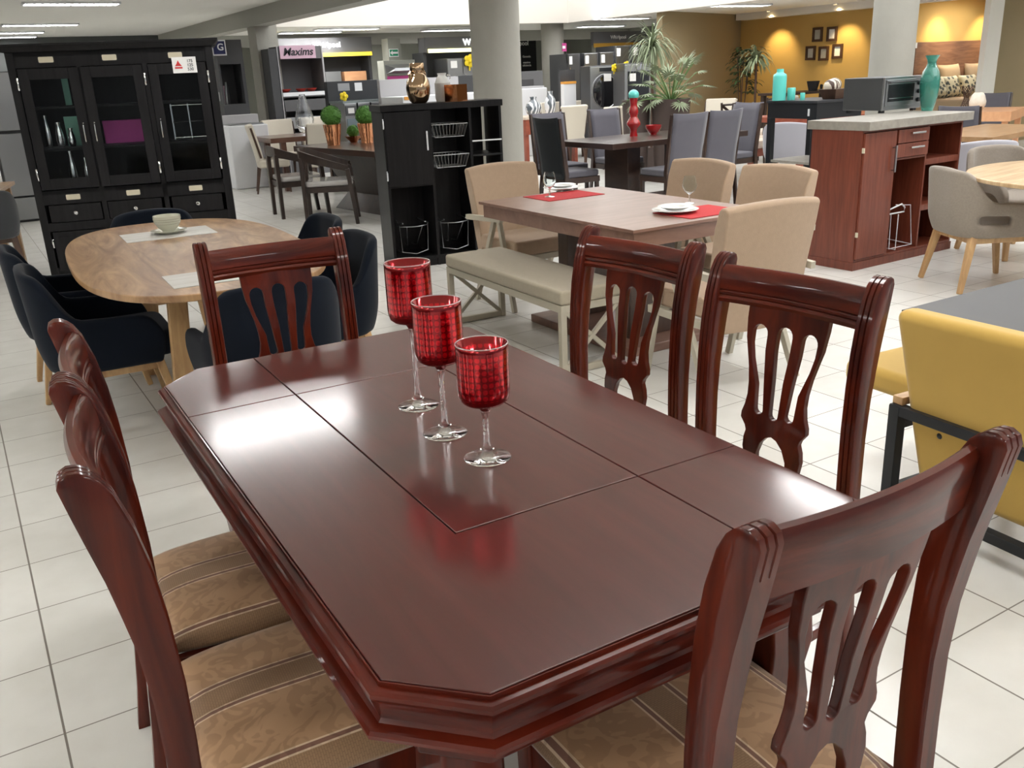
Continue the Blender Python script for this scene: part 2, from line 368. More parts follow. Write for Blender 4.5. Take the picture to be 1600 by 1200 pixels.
# ------------------------------------------------------------------ the room
bm = NB(); box(bm, -7, 21, -4, 23.2, -.1, 0); struct('floor', bm, tile_floor())
bm = NB()
box(bm, -7, 4.72, -4, 23.2, 2.66, 2.8)            # low ceiling on the left
box(bm, 4.98, 21, 16.1, 23.2, 2.42, 2.6)          # behind the light well
box(bm, 11.3, 21, -4, 16.1, 2.42, 2.6)           # right of the light well
struct('ceiling', bm, CEIL)
bm = NB(); box(bm, 4.70, 5.0, -4, 22.9, 2.40, 2.9); struct('trim_1', bm, BEAMM)
bm = NB(); box(bm, 5.0, 11.4, 16.0, 16.1, 2.40, 4.4); box(bm, 11.25, 11.35, -4, 16.0, 2.40, 4.4); box(bm, 4.8, 4.9, -4, 16, 2.9, 4.4)
struct('wall_light_well', bm, CREAMW)
bm = NB(); box(bm, 4.9, 21, 19.0, 19.25, 2.2, 2.42); struct('trim_2', bm, BEAMM)
bm = NB(); box(bm, -7, 4.9, 23.0, 23.2, 0, 2.66); struct('wall_back_left', bm, WALLD)
bm = NB(); box(bm, 4.9, 21, 22.0, 22.2, 0, 2.42); struct('wall_back', bm, WALLG)
bm = NB(); box(bm, -7.2, -7, -4, 23.2, 0, 2.66); struct('wall_left', bm, WALLG)
bm = NB(); box(bm, 15.2, 15.4, 13.6, 22.0, 0, 2.42); struct('wall_appliance_side', bm, WALLG)
bm = NB(); hexa(bm, [(11.36, 13.25, 0), (14.5, 14.45, 0), (14.5, 14.6, 0), (11.36, 13.4, 0)], [(11.36, 13.25, 2.42), (14.5, 14.45, 2.42), (14.5, 14.6, 2.42), (11.36, 13.4, 2.42)])
struct('wall_khaki_partition', bm, WALLK)
bm = NB(); box(bm, 14.5, 14.62, 10.45, 14.5, 0, 2.42); struct('wall_yellow_side', bm, WALLY)
bm = NB(); box(bm, 14.5, 17.6, 10.45, 10.57, 0, 2.42); struct('wall_yellow_back', bm, WALLY)
def _bx(px, Y): d = ray(px, 60); return d.x*Y/d.y
xr = _bx(1544, 9.2); xq = _bx(1565, 9.2)
bm = NB(); box(bm, xr, xq, 9.22, 9.32, 0, 2.42); struct('trim_3', bm, CEIL)
bm = NB(); box(bm, xq, 21, 9.22, 9.32, 0, 2.42); struct('wall_khaki_right', bm, WALLK)
bm = NB(); box(bm, 14.2, 14.5, 9.4, 14.3, 2.30, 2.42); struct('trim_4', bm, CREAMW)
bm = NB(); box(bm, 20.8, 21, -4, 9.2, 0, 2.42); struct('wall_right', bm, WALLK)

bm = NB()
for k in range(10): box(bm, 5.1, 11.1, -3.8+2*k, -1.95+2*k, 4.40, 4.43)
struct('added_skylight', bm, EM_S)  # unseen glowing roof panels, added to light the shop from above
bm = NB(); box(bm, 4.8, 11.4, -4, 16.1, 4.44, 4.5); struct('trim_5', bm, CEIL)
def column(px, py, D, r, h, label, n=32):
    p = at(px, py, D); bm = NB(); lathe(bm, [(r, 0), (r, h)], n); o = tag(obj('column', bm, COLM), label, 'column'); o.location = (p.x, p.y, 0); return o
column(777, 130, 8.75, .237, 4.4, 'thick round plaster column rising behind the black bar cabinet')
column(865, 130, 19.0, .235, 2.42, 'slimmer round column behind the two silvery vases, in front of the washers')
column(1396, 60, 10.1, .237, 2.42, 'round pale column standing behind the toaster oven')
p = at(398, 60, 15.0); bm = NB(); box(bm, -.16, .20, -.22, .22, 0, 2.66)
tag(obj('pillar', bm, COLM), 'square grey-green pillar carrying the ceiling beam beside the black hutch', 'pillar', None, (p.x+.12, p.y, 0), 0)

# fluorescent ceiling luminaires
def luminaire(x, y, z, label, rz=0, L=1.22, W=.32, group=None):
    t = thing('ceiling_light', label, 'ceiling light', (x, y, z), rz, group)
    bm = NB()
    for a in ((-L/2, L/2, -W/2, -W/2+.02), (-L/2, L/2, W/2-.02, W/2), (-L/2, -L/2+.02, -W/2, W/2), (L/2-.02, L/2, -W/2, W/2)): box(bm, *a, -.03, 0)
    obj('frame', bm, WHITE, t)
    bm = NB(); box(bm, -L/2+.02, L/2-.02, -W/2+.02, W/2-.02, -.012, -.006); obj('diffuser', bm, EM_T, t)
    bm = NB()
    for k in range(13): box(bm, -L/2+.06+k*(L-.12)/12-.003, -L/2+.06+k*(L-.12)/12+.003, -W/2+.02, W/2-.02, -.03, -.013)
    obj('louvre', bm, WHITE, t)
    return t
L0 = luminaire(1.9, 14.42, 2.66, 'nearest visible strip light with louvres in the left ceiling, above the hutch')
for y, l in ((18.7, 'second strip light in the left ceiling, deeper into the shop than the first'), (20.9, 'third strip light in the left ceiling, thin and near the back wall'), (22.4, 'farthest strip light in the left ceiling, against the back wall')):
    dup(L0, (1.55 if y > 20 else 1.9, y, 2.66), 0, l)
for x, y, l in ((1.9, 10.1, 'strip light between the one over the round oak table and the hutch'), (1.9, 6.8, 'strip light over the far side of the round oak table'), (1.9, 2.1, 'strip light over the mahogany dining table'),
                (-2.6, 2.1, 'unseen strip light in the left row nearest the mahogany table'), (-2.6, 6.3, 'unseen strip light in the left row beside the round oak table'), (-2.6, 10.1, 'unseen strip light in the left row beside the black hutch'), (-2.6, 4.2, 'unseen strip light added in the left row between the mahogany and oval tables'), (-2.6, .2, 'unseen strip light added in the left row level with the camera'), (-5.2, 4.2, 'unseen strip light added in the outer left row, nearer the entrance'), (-5.2, 8.4, 'unseen strip light added in the outer left row, deeper in the shop'), (-2.6, -1.6, 'unseen strip light in the left row nearest the entrance'), (-5.2, -.2, 'unseen strip light added in the outer left row, nearest the entrance'), (4.2, -2.1, 'unseen strip light added behind the camera near the light well'), (3.9, 0.2, 'unseen strip light over the mustard bench'),  # left rows, bench strip and strips behind the camera are unseen, there for light
                (1.9, -2.1, 'unseen strip light behind the camera over the entrance')):
    dup(L0, (x, y, 2.66), 0, l)
dup(L0, (4.33, 3.17, 2.66), 90, 'strip light over the beige bench, turned across the others')
for (x, y, l) in ((6.5, 17.9, 'long strip light in the low ceiling beyond the light well, above the pink sign'), (6.9, 17.0, 'strip light beyond the light well, just right of the one above the pink sign'),
                  (11.75, 14.9, 'strip light right of the slim column, above the grey fascia sign'), (11.9, 11.9, 'small strip light in the ceiling above the khaki wall'), (9.6, 18.0, 'added strip light behind the thick column in the low back ceiling')):  # the last strip is added to light the back area
    dup(L0, (x, y, 2.42), 0, l)
for x, y, l in ((13.2, 6.0, 'added strip light over the light beech table'), (13.2, 1.8, 'added strip light in the right ceiling nearest the entrance'), (17.5, 6.0, 'added strip light in the far right ceiling'),
                (13.2, 17.5, 'added strip light over the row of grey refrigerators'), (9.5, 20.5, 'added strip light over the open kitchen displays at the back')):
    dup(L0, (x, y, 2.42), 0, l)  # strips added to light the closed low-ceiling areas
# small halogen spots washing the yellow wall
def spot(x, y, label, tx, ty, power=34):
    t = thing('spotlight', label, 'spotlight', (x, y, 2.42))
    bm = NB(); lathe(bm, [(.05, 0), (.05, -.02), (.035, -.02), (.03, -.004)], 20); obj('ring', bm, WHITE, t)
    bm = NB(); lathe(bm, [(0, -.008), (.03, -.008)], 20); obj('bulb', bm, MAT('halogen_bulb', (1, .8, .5), .5, emit=(1, .75, .35), es=12), t)
    ld = bpy.data.lights.new('spot_lamp', 'SPOT'); ld.energy = power; ld.color = (1, .78, .42); ld.spot_size = R(75); ld.spot_blend = .8; ld.shadow_soft_size = .03
    lo = bpy.data.objects.new('lamp', ld); C.objects.link(lo); lo.parent = t; lo.location = (0, 0, -.03)
    d = Vector((tx-x, ty-y, -1.0)); lo.rotation_euler = d.to_track_quat('-Z', 'Y').to_euler()
spot(14.1, 13.35, 'recessed spotlight above the leafy floor plants by the yellow wall', 14.5, 13.35)
spot(14.1, 11.75, 'recessed spotlight above the five small frames on the yellow wall', 14.5, 11.75)
spot(15.2, 10.0, 'recessed spotlight above the wooden headboard', 15.2, 10.45, 40)
spot(16.5, 9.9, 'recessed spotlight added for light at the right end of the headboard wall', 16.5, 10.45, 40)  # extra spot added to brighten the bed recess
dup(L0, (15.6, 9.75, 2.42), 0, 'strip light added over the display bed behind the round column')  # added as fill light inside the bed recess
dup(L0, (17.4, 8.2, 2.42), 0, 'strip light added before the khaki wall at the right edge')  # added as fill light in front of the khaki wall

# ------------------------------------------------------------------ extension dining table
TC = (0.808, 1.662); TA = -1.0367
tb = thing('dining_table', 'glossy dark red mahogany extension dining table with clipped corners, in the foreground', 'dining table', (*TC, 0), TA)
HX, HY, CH = .452, .832, .105
def octo(o=0., inset=0.):
    a, b = HX+o, HY+o; c = CH+o*.586
    return [(-a+c, -b), (a-c, -b), (a, -b+c), (a, b-c), (a-c, b), (-a+c, b), (-a, b-c), (-a, -b+c)]
g = .0014
LX0, LX1, LY0, LY1 = -.190, .203, -.432, .447       # pinwheel lines in the top
def clip(poly, x0, x1, y0, y1):
    for ax, s, v in ((0, 1, x0), (0, -1, -x1), (1, 1, y0), (1, -1, -y1)):
        out = []
        for i in range(len(poly)):
            p, q = poly[i-1], poly[i]; dp = p[ax]*s-v; dq = q[ax]*s-v
            if (dp >= 0) != (dq >= 0):
                t = dp/(dp-dq); out.append((p[0]+(q[0]-p[0])*t, p[1]+(q[1]-p[1])*t))
            if dq >= 0: out.append(q)
        poly = out
    return poly
O = octo()
a_, b_, c_ = HX, HY, CH
panels = [[(LX0+g, LY0+g), (LX1-g, LY0+g), (LX1-g, LY1-g), (LX0+g, LY1-g)],
          [(-a_+c_, -b_), (LX1-g, -b_), (LX1-g, LY0-g), (LX0-g, LY0-g), (LX0-g, LY1-g), (-a_, LY1-g), (-a_, -b_+c_)],
          [(a_, LY0+g), (a_, b_-c_), (a_-c_, b_), (LX0+g, b_), (LX0+g, LY1+g), (LX1+g, LY1+g), (LX1+g, LY0+g)],
          [(-a_, LY1+g), (LX0-g, LY1+g), (LX0-g, b_), (-a_+c_, b_), (-a_, b_-c_)],
          [(LX1+g, -b_), (a_-c_, -b_), (a_, -b_+c_), (a_, LY0-g), (LX1+g, LY0-g)]]
for P in panels:
    bm = NB(); prism(bm, P, .7515, .7602); obj('top_panel', bm, TOPW, tb, bev=.0016, seg=2, ang=30)
prof = [(-.02, .7500), (-.004, .7505), (.0015, .7585), (.004, .7588), (.0045, .7530), (.0150, .7520), (.0195, .7485), (.0205, .7430), (.0180, .7380), (.0085, .7340), (.0065, .7280),
        (.0050, .7120), (.0065, .7040), (.0110, .6990), (.0250, .6960), (.0295, .6915), (.0290, .6860), (.0240, .6820), (.0100, .6790), (-.03, .6780)]
bm = NB(); rings = [[bm.verts.new((x, y, z)) for x, y in octo(o)] for o, z in prof]
for i in range(len(rings)-1):
    for k in range(8): bm.faces.new((rings[i][k], rings[i][(k+1) % 8], rings[i+1][(k+1) % 8], rings[i+1][k]))
bm.faces.new(rings[0][::-1]); bm.faces.new(rings[-1])
obj('edge_moulding', bm, MAHOGE, tb, ang=30)
bm = NB(); pr = octo(-.05); prism(bm, pr, .60, .679); obj('apron', bm, MAHOGE, tb, bev=.004)
for sx in (-1, 1):
    for sy in (-1, 1):
        bm = NB(); P = [(.62, .10, 0, 0), (.50, .105, .004, .004), (.36, .075, .0, .0), (.18, .055, -.004, -.004), (.06, .058, .004, .004), (0, .075, .012, .012)]
        rg = []
        for z, s, ox, oy in P:
            cx, cy = sx*(HX-.13+ox), sy*(HY-.16+oy)
            rg.append([bm.verts.new((cx+a*s/2, cy+b*s/2, z)) for a, b in ((-1, -1), (1, -1), (1, 1), (-1, 1))])
        for i in range(len(rg)-1):
            for k in range(4): bm.faces.new((rg[i][k], rg[i][(k+1) % 4], rg[i+1][(k+1) % 4], rg[i+1][k]))
        bm.faces.new(rg[0]); bm.faces.new(rg[-1][::-1])
        obj('leg', bm, MAHOG, tb, bev=.008, seg=2)

# ------------------------------------------------------------------ mahogany dining chair
def mahogany_chair(label):
    t = thing('dining_chair', label, 'chair', (0, 0, 0), 0, 'mahogany splat-back chairs round the foreground table')
    front = [(.012, 0), (-.018, .20), (-.036, .36), (-.043, .48), (-.046, .60), (-.046, .70), (-.041, .80), (-.033, .88), (-.020, .95), (-.003, 1.005), (.010, 1.028)]
    top = [(.020, 1.038), (.032, 1.045), (.045, 1.046), (.056, 1.040), (.060, 1.028)]
    back = [(.051, .985), (.042, .945), (.028, .885), (.018, .83), (.008, .77), (.001, .68), (0, .57), (.002, .45), (.015, .30), (.035, .12), (.052, 0)]
    per = front+top+back; nf = len(front)+len(top)-1
    W = .040; xs = [0, .003, .0105, .0125, .0145, .0165, .0185]; xs = [-.020, -.017, -.0085, -.0065, -.0045, .0045, .0065, .0085, .017, .020]
    dp = [.004, 0, 0, .0035, 0, 0, .0035, 0, 0, .004]
    for sx in (-1, 1):
        bm = NB(); rows = []
        n = len(per)
        for i, (y, z) in enumerate(per):
            a, b = per[i-1], per[(i+1) % n]; ty, tz = b[0]-a[0], b[1]-a[1]; L = math.hypot(ty, tz); ny, nz = -tz/L, ty/L
            amp = 1. if (i <= nf and z > .45) else (0.)
            taper = 1. if z > .45 else .8+.2*z/.45
            row = []
            for x, d in zip(xs, dp):
                dd = (d if (amp or x in (-.020, .020)) else 0)*1.0
                row.append(bm.verts.new((sx*.215+x*taper, y-ny*dd*(1 if True else 0), z-nz*dd)))
            rows.append(row)
        for i in range(n):
            a, b = rows[i], rows[(i+1) % n]
            for k in range(len(xs)-1): bm.faces.new((a[k], a[k+1], b[k+1], b[k]))
        for k in (0, len(xs)-1): bmesh.ops.triangle_fill(bm, use_beauty=True, edges=[bm.edges.get((rows[i][k], rows[(i+1) % n][k])) for i in range(n)])
        obj('back_post', bm, MAHOG, t, ang=40)
    # crest rail, bowed backwards, two reeds along its lower half
    pf = [(-.020, .930), (-.023, .940), (-.020, .946), (-.0165, .948), (-.0195, .951), (-.0195, .957), (-.016, .960), (-.0185, .963), (-.016, .985), (-.008, 1.012), (.002, 1.021), (.012, 1.020), (.017, 1.010), (.013, .985), (.008, .955), (.004, .930)]
    bm = NB(); N = 14; rg = []
    for i in range(N+1):
        x = -.200+.400*i/N; bow = .020*(1-(x/.2)**2)
        rg.append([bm.verts.new((x, y+bow+.010, z)) for y, z in pf])
    for i in range(N):
        for k in range(len(pf)): bm.faces.new((rg[i][k], rg[i][(k+1) % len(pf)], rg[i+1][(k+1) % len(pf)], rg[i+1][k]))
    bm.faces.new(rg[0]); bm.faces.new(rg[-1][::-1]); obj('crest_rail', bm, MAHOGX, t, ang=40)
    # pierced splat
    half = [(.114, .935), (.113, .90), (.110, .875), (.108, .855), (.100, .825), (.090, .785), (.084, .745), (.083, .715), (.088, .685), (.095, .665), (.096, .650), (.082, .632), (.078, .620),
            (.084, .600), (.086, .575), (.080, .545), (.068, .515), (.058, .49), (.054, .468)]
    fork = [(.024, .468), (.030, .500), (.044, .535), (.043, .565), (.032, .595), (.015, .614), (0, .620)]
    outer = half+fork+[(-x, z) for x, z in fork[-2::-1]]+[(-x, z) for x, z in half[::-1]]
    def slot(xt, zt, xb, zb, rt, rb):
        o = []
        for k in range(9):
            a = PI*k/8; o.append((xt+rt*math.cos(a), zt+rt*math.sin(a)))
        o.append((xt-rt-(.0), zt-.05)); mx_ = (xt+xb)/2
        for k in range(9):
            a = PI+PI*k/8; o.append((xb+rb*math.cos(a), zb+rb*math.sin(a)))
        o.append((xt+rt+(xb-xt)*.25, zt-.05))
        return o
    sl = []
    for s in (-1, 1):
        o = []
        xt, zt, rt, xb, zb, rb = .071, .868, .0215, .045, .682, .0125
        for k in range(9):
            a = PI*k/8; o.append((xt+rt*math.cos(a), zt+rt*math.sin(a)))
        o += [(xt-rt-.001, .83), (xb-rb+.008, .76)]
        for k in range(9):
            a = PI+PI*k/8; o.append((xb+rb*math.cos(a), zb+rb*math.sin(a)))
        o += [(xb+rb+.004, .74), (xt+rt-.010, .80), (xt+rt-.001, .84)]
        sl.append([(s*x, z) for x, z in (o if s > 0 else o[::-1])])
    o = []
    for k in range(9): a = PI*k/8; o.append((.0215*math.cos(a), .872+.0215*math.sin(a)))
    o += [(-.021, .83), (-.015, .76)]
    for k in range(9): a = PI+PI*k/8; o.append((.0125*math.cos(a), .676+.0125*math.sin(a)))
    o += [(.015, .76), (.021, .83)]; sl.append(o)
    bm = NB(); prism(bm, outer, -.009, .009, sl)
    for v in bm.verts:
        x, z, y = v.co.x, v.co.y, v.co.z
        bend = -.024+.034*max(0, (z-.62)/.31)**1.6+.018*max(0, (z-.62)/.31)*(1-(x/.2)**2)*.6
        v.co = (x, y+bend, z)
    obj('splat', bm, MAHOG, t, bev=.0028, seg=2, ang=30)
    # seat
    def sp(y, w0=.235, w1=.215): return 0
    bm = NB(); NX, NY = 22, 20; gr = []
    for j in range(NY+1):
        v = j/NY; y = -.035-.455*v; hw = .208+.019*math.sin(min(1, v*1.15)*PI/2)
        row = []
        for i in range(NX+1):
            u = 2*i/NX-1
            r_ = (abs(u)**6+abs(2*v-1)**6)
            cx = u*hw; cy = y-.030*(1-u*u)*v
            puff = .040*max(0, (1-abs(u)**4))**.5*max(0, (1-abs(2*v-1)**4))**.5
            row.append(bm.verts.new((cx*(1-.035*(abs(2*v-1)**8)), cy, .448+puff)))
        gr.append(row)
    for j in range(NY):
        for i in range(NX): bm.faces.new((gr[j][i], gr[j][i+1], gr[j+1][i+1], gr[j+1][i]))
    rim = [gr[0][i] for i in range(NX+1)]+[gr[j][NX] for j in range(1, NY+1)]+[gr[NY][i] for i in range(NX-1, -1, -1)]+[gr[j][0] for j in range(NY-1, 0, -1)]
    lo = [bm.verts.new((v.co.x*.985, v.co.y, .436)) for v in rim]; n = len(rim)
    for i in range(n): bm.faces.new((rim[i], rim[(i+1) % n], lo[(i+1) % n], lo[i]))
    bm.faces.new(lo); obj('seat', bm, SEATF, t, ang=180)
    bm = NB()
    bar(bm, (-.215, -.03, .405), (-.208, -.455, .405), .022, .062); bar(bm, (.215, -.03, .405), (.208, -.455, .405), .022, .062)
    bar(bm, (-.205, -.455, .405), (.205, -.455, .405), .022, .062); bar(bm, (-.21, -.025, .410), (.21, -.025, .410), .022, .07)
    obj('seat_rail', bm, MAHOG, t, bev=.003)
    for sx in (-1, 1):
        bm = NB(); bar(bm, (sx*.204, -.45, .436), (sx*.204, -.452, 0), .044, .044, (0, 1, 0), .030, .030); obj('front_leg', bm, MAHOG, t, bev=.004)
    bm = NB(); bar(bm, (-.213, .0, .20), (-.204, -.45, .20), .018, .028); bar(bm, (.213, .0, .20), (.204, -.45, .20), .018, .028); bar(bm, (-.216, -.22, .20), (.216, -.22, .20), .018, .028)
    obj('stretcher', bm, MAHOG, t, bev=.003)
    return t
def by_posts(p, q, ly=.035):
    p = Vector(p); q = Vector(q); a = math.atan2(q.y-p.y, q.x-p.x); m = (p+q)/2
    return (m.x+math.sin(a)*ly, m.y-math.cos(a)*ly, 0), math.degrees(a)
ch = mahogany_chair('mahogany chair at the far end of the table, facing the camera before the oak table')
loc, a = by_posts((.60, 2.87), (1.053, 2.83)); ch.location = loc; ch.rotation_euler.z = R(a)
for (p, q, ly, l) in (((1.087, .59), (.622, .59), .035, 'nearest mahogany chair at the bottom right, seen from behind its pierced back'),
                  ((.034, 1.18), (.070, 1.65), .058, 'mahogany chair on the left side of the table, the one nearest the camera'),
                  ((.074, 1.655), (.112, 2.10), .058, 'mahogany chair on the left side of the table, the one farther from the camera'),
                  ((1.643, 2.25), (1.68, 1.80), .035, 'mahogany chair on the right side of the table, closer to the beige bench'),
                  ((1.637, 1.674), (1.684, 1.21), .035, 'mahogany chair on the right side of the table, closer to the mustard bench')):
    loc, a = by_posts(p, q, ly); dup(ch, loc, a, l)

# ------------------------------------------------------------------ red goblet candle holders
FOOTG2 = MAT('rim_glass', (.9, .8, .8), .1, trans=.5, coat=1)
def goblet(x, y, hb, H, label):
    t = thing('goblet', label, 'candle holder', (x, y, .7602), random.uniform(0, 90), 'red mercury glass goblets')
    bm = NB(); lathe(bm, [(0, 0), (.047, .0004), (.0485, .0014), (.047, .0022), (.028, .0036), (.017, .006), (.012, .011), (.0105, .016), (.0145, .020), (.0105, .024), (.0075, .028)], 40, uv=False)
    obj('foot', bm, FOOTG, t, ang=60)
    bm = NB(); n = 16; zs = hb-.018
    lathe(bm, [(.0075, .0275), (.0062, .05)]+[(.0058+.0007*math.sin(k*1.7), .05+(zs-.06)*k/n) for k in range(1, n)]+[(.0075, zs-.004), (.010, zs+.002)], 14)
    obj('stem', bm, GLASS, t, ang=60)
    bm = NB(); r = .0525
    prof = [(0, zs+.003), (.009, zs+.003), (.0125, zs+.009), (.016, zs+.014), (.028, zs+.017), (.040, zs+.021), (.0485, zs+.028), (r-.001, zs+.040)]
    nz = 10; prof += [(r, zs+.04+(H-zs-.04)*k/nz) for k in range(1, nz+1)]
    prof += [(r-.0008, H+.0006), (r-.0016, H), (r-.0016, zs+.05), (r-.006, zs+.032), (0, zs+.026)]
    zz = [max(0, min(1, (z-zs)/(H-zs))) for _, z in prof]
    lathe(bm, prof, 48, uv=zz); obj('bowl', bm, REDG, t, ang=60)
    bm = NB(); tube(bm, [((r-.0008)*math.cos(2*PI*k/48), (r-.0008)*math.sin(2*PI*k/48), H+.0008) for k in range(48)], .0013, 6, closed=True); obj('rim', bm, FOOTG2, t, label='clear glass rim')
goblet(.8157, 1.4773, .118, .243, 'shortest red goblet candle holder, nearest the camera on the mahogany table')
goblet(.8079, 1.648, .163, .297, 'middle-height red goblet candle holder, between the other two')
goblet(.8376, 1.8425, .207, .345, 'tallest red goblet candle holder, farthest from the camera on the mahogany table')
# ------------------------------------------------------------------ oval oak table with velvet armchairs
rt = thing('oval_table', 'oval light oak dining table with two placemats, behind the far mahogany chair', 'dining table', (.92, 4.60, 0), -3)
bm = NB(); prism(bm, ellipse(.535, 1.10, 72, 2.9), .722, .752); obj('tabletop', bm, OAKTOP, rt, bev=.006, seg=3)
bm = NB()
box(bm, -.20, .20, -.50, -.46, .67, .722); box(bm, -.20, .20, .46, .50, .67, .722); box(bm, -.04, .04, -.5, .5, .68, .722); obj('apron', bm, OAK, rt, bev=.003)
for sx, sy in ((-1, -1), (1, -1), (-1, 1), (1, 1)):
    bm = NB(); bar(bm, (sx*.14, sy*.48, .722), (sx*.20, sy*.52, 0), .085, .05, (0, 1, 0)); obj('leg', bm, OAK, rt, bev=.006)
def placemat(pts, z, label, m, group=None):
    c = sum((bp(*p, z) for p in pts), Vector())/4; bm = NB()
    q = [(bp(*p, z)-c) for p in pts]; hexa(bm, [(v.x, v.y, 0) for v in q], [(v.x, v.y, .003) for v in q])
    return tag(obj('placemat', bm, m), label, 'placemat', group, (c.x, c.y, z), 0)
def flat_mat(cx, cy, z, w, d, rz, label, m, t=.003):
    bm = NB(); box(bm, -w/2, w/2, -d/2, d/2, 0, t); return tag(obj('placemat', bm, m), label, 'placemat', None, (cx, cy, z), rz)
flat_mat(.945, 5.15, .7522, .46, .31, -2, 'whitewashed wood placemat at the far side of the oval table, under the cup', MATW)
flat_mat(.875, 3.80, .7522, .42, .29, -2, 'whitewashed wood placemat at the near side of the oval table', MATW)
def plate(loc, r, h, label, m, cat='plate', name='plate'):
    bm = NB(); lathe(bm, [(0, 0), (r*.55, 0), (r*.62, h*.25), (r*.97, h*.9), (r, h), (r*.97, h*1.05), (r*.62, h*.55), (r*.55, h*.3), (0, h*.3)], 40)
    return tag(obj(name, bm, m, ang=60), label, cat, None, loc, 0)
plate((.955, 5.17, .7554), .095, .018, 'pale green saucer under the striped cup on the oval table', CREAMC, 'saucer', 'saucer')
bm = NB(); lathe(bm, [(0, .0), (.032, 0), (.034, .008), (.050, .022), (.068, .05), (.072, .082), (.071, .088), (.066, .084), (.061, .05), (.045, .025), (0, .015)], 40)
cp = thing('cup', 'wide pale green cup with thin stripes on the oval oak table', 'cup', (.955, 5.17, .763), 0)
obj('bowl', bm, CREAMC, cp, ang=60)
bm = NB()
for z, r in ((.045, .0665), (.058, .0705), (.070, .0725)): lathe(bm, [(r-.001, z), (r+.0006, z+.001), (r-.001, z+.002)], 40)
obj('stripe', bm, MAT('grey_stripe', (.25, .27, .2), .5), cp, ang=60, label='thin grey bands round the cup')
plate((.90, 3.83, .7554), .085, .014, 'white saucer on the near placemat, behind the crest rail of the far mahogany chair', WHITEC, 'saucer', 'saucer')

# armchair: wrap-round shell on splayed oak legs
def armchair(label, shell, group, backh=.79, slot=True, legs=OAK, W=.56, D=.54, base=.32, armh=.56, name='armchair', cat='armchair'):
    t = thing(name, label, cat, (0, 0, 0), 0, group)
    path = []
    hw, hd, rc = W/2-.02, D/2, .16
    P = [(-hw, -hd*.85), (-hw, -hd*.4), (-hw, 0), (-hw, hd-rc)]
    for k in range(1, 6): a = PI-k*PI/2/6; P.append((-hw+rc+rc*math.cos(a), hd-rc+rc*math.sin(a)))
    P += [(-hw+rc, hd), (-.06, hd), (0, hd)]
    P = P+[(-x, y) for x, y in P[-2::-1]]
    s = [0.]
    for i in range(1, len(P)): s.append(s[-1]+math.dist(P[i], P[i-1]))
    S = s[-1]; n = 41; Q = []; j = 0
    for i in range(n):
        g_ = S*i/(n-1)
        while j < len(P)-2 and s[j+1] < g_: j += 1
        f_ = (g_-s[j])/(s[j+1]-s[j]); Q.append((P[j][0]+(P[j+1][0]-P[j][0])*f_, P[j][1]+(P[j+1][1]-P[j][1])*f_))
    bm = NB(); grid = []; NL, NU = 8, 6; am = armh+.01
    for i in range(n):
        u = abs(2*i/(n-1)-1); x, y = Q[i]
        if u < .30: h = backh-.02*(u/.3)**2
        elif u < .50: k = (u-.30)/.20; k = k*k*(3-2*k); h = backh-.02+(am-backh+.02)*k
        else: h = am-.02*((u-.50)/.50)-(.10*max(0, (u-.88)/.12)**2)
        zs = [base+(min(h, am)-base)*k/NL for k in range(NL+1)]
        if h > am+.004: zs += [am+(h-am)*k/NU for k in range(1, NU+1)]
        col = []
        for z in zs:
            fl = .02*max(0, (z-.40)/.4); L = math.hypot(x, y) or 1; kk = (1-min(1, (z-base)/.15))**2
            col.append(bm.verts.new((x*(1-.10*kk)+x/L*fl*.4, y*(1-.12*kk)+(fl*1.5*max(0, y/hd)), z)))
        grid.append((u, col))
    for i in range(n-1):
        a_, b_ = grid[i][1], grid[i+1][1]; um = (grid[i][0]+grid[i+1][0])/2; m_ = min(len(a_), len(b_))
        for j in range(m_-1):
            if slot and .40 < um < .66 and 3 <= j < 5: continue
            bm.faces.new((a_[j], b_[j], b_[j+1], a_[j+1]))
        if len(a_) != len(b_):
            c_ = a_ if len(a_) > len(b_) else b_; e_ = b_[-1] if c_ is a_ else a_[-1]
            for j in range(m_-1, len(c_)-1): bm.faces.new((c_[j], c_[j+1], e_))
    for v in [v for v in bm.verts if not v.link_faces]: bm.verts.remove(v)
    obj('shell', bm, shell, t, solid=.045, sub=1, norm=True)
    bm = NB(); prism(bm, rrect(-hw+.015, hw-.015, -hd-.01, hd-.03, .07, 5), base+.02, .455); obj('seat', bm, shell, t, bev=.03, seg=4)
    bm = NB()
    for sy in (-1, 1): bar(bm, (-.20, sy*.19, base-.012), (.20, sy*.19, base-.012), .03, .055)
    for sx in (-1, 1): bar(bm, (sx*.20, -.2, base-.012), (sx*.20, .2, base-.012), .03, .055)
    obj('seat_rail', bm, legs, t, bev=.004)
    for sx in (-1, 1):
        for sy in (-1, 1):
            bm = NB(); bar(bm, (sx*.195, sy*.185, base+.01), (sx*.235, sy*.25, 0), .05, .04, (0, 1, 0), .032, .026); obj('leg', bm, legs, t, bev=.005)
    return t
v = armchair('navy velvet armchair on the left of the oval table, the nearer of the two', VELV, 'navy velvet armchairs round the oval table', slot=False)
v.location = (.47, 4.47, 0); v.rotation_euler.z = R(88)
for x, y, a, l in ((.44, 5.18, 90, 'navy velvet armchair on the left of the oval table, the one nearer the hutch'),
                   (1.02, 5.78, 0, 'navy velvet armchair at the far end of the oval table, before the hutch'),
                   (.99, 3.67, 180, 'navy velvet armchair seen through the back of the far mahogany chair'),
                   (1.40, 4.24, -90, 'navy velvet armchair right of the oval table, beside the tallest goblet'),
                   (1.50, 4.95, -90, 'navy velvet armchair on the right of the oval table, farther from the camera')):
    dup(v, (x, y, 0), a, l)

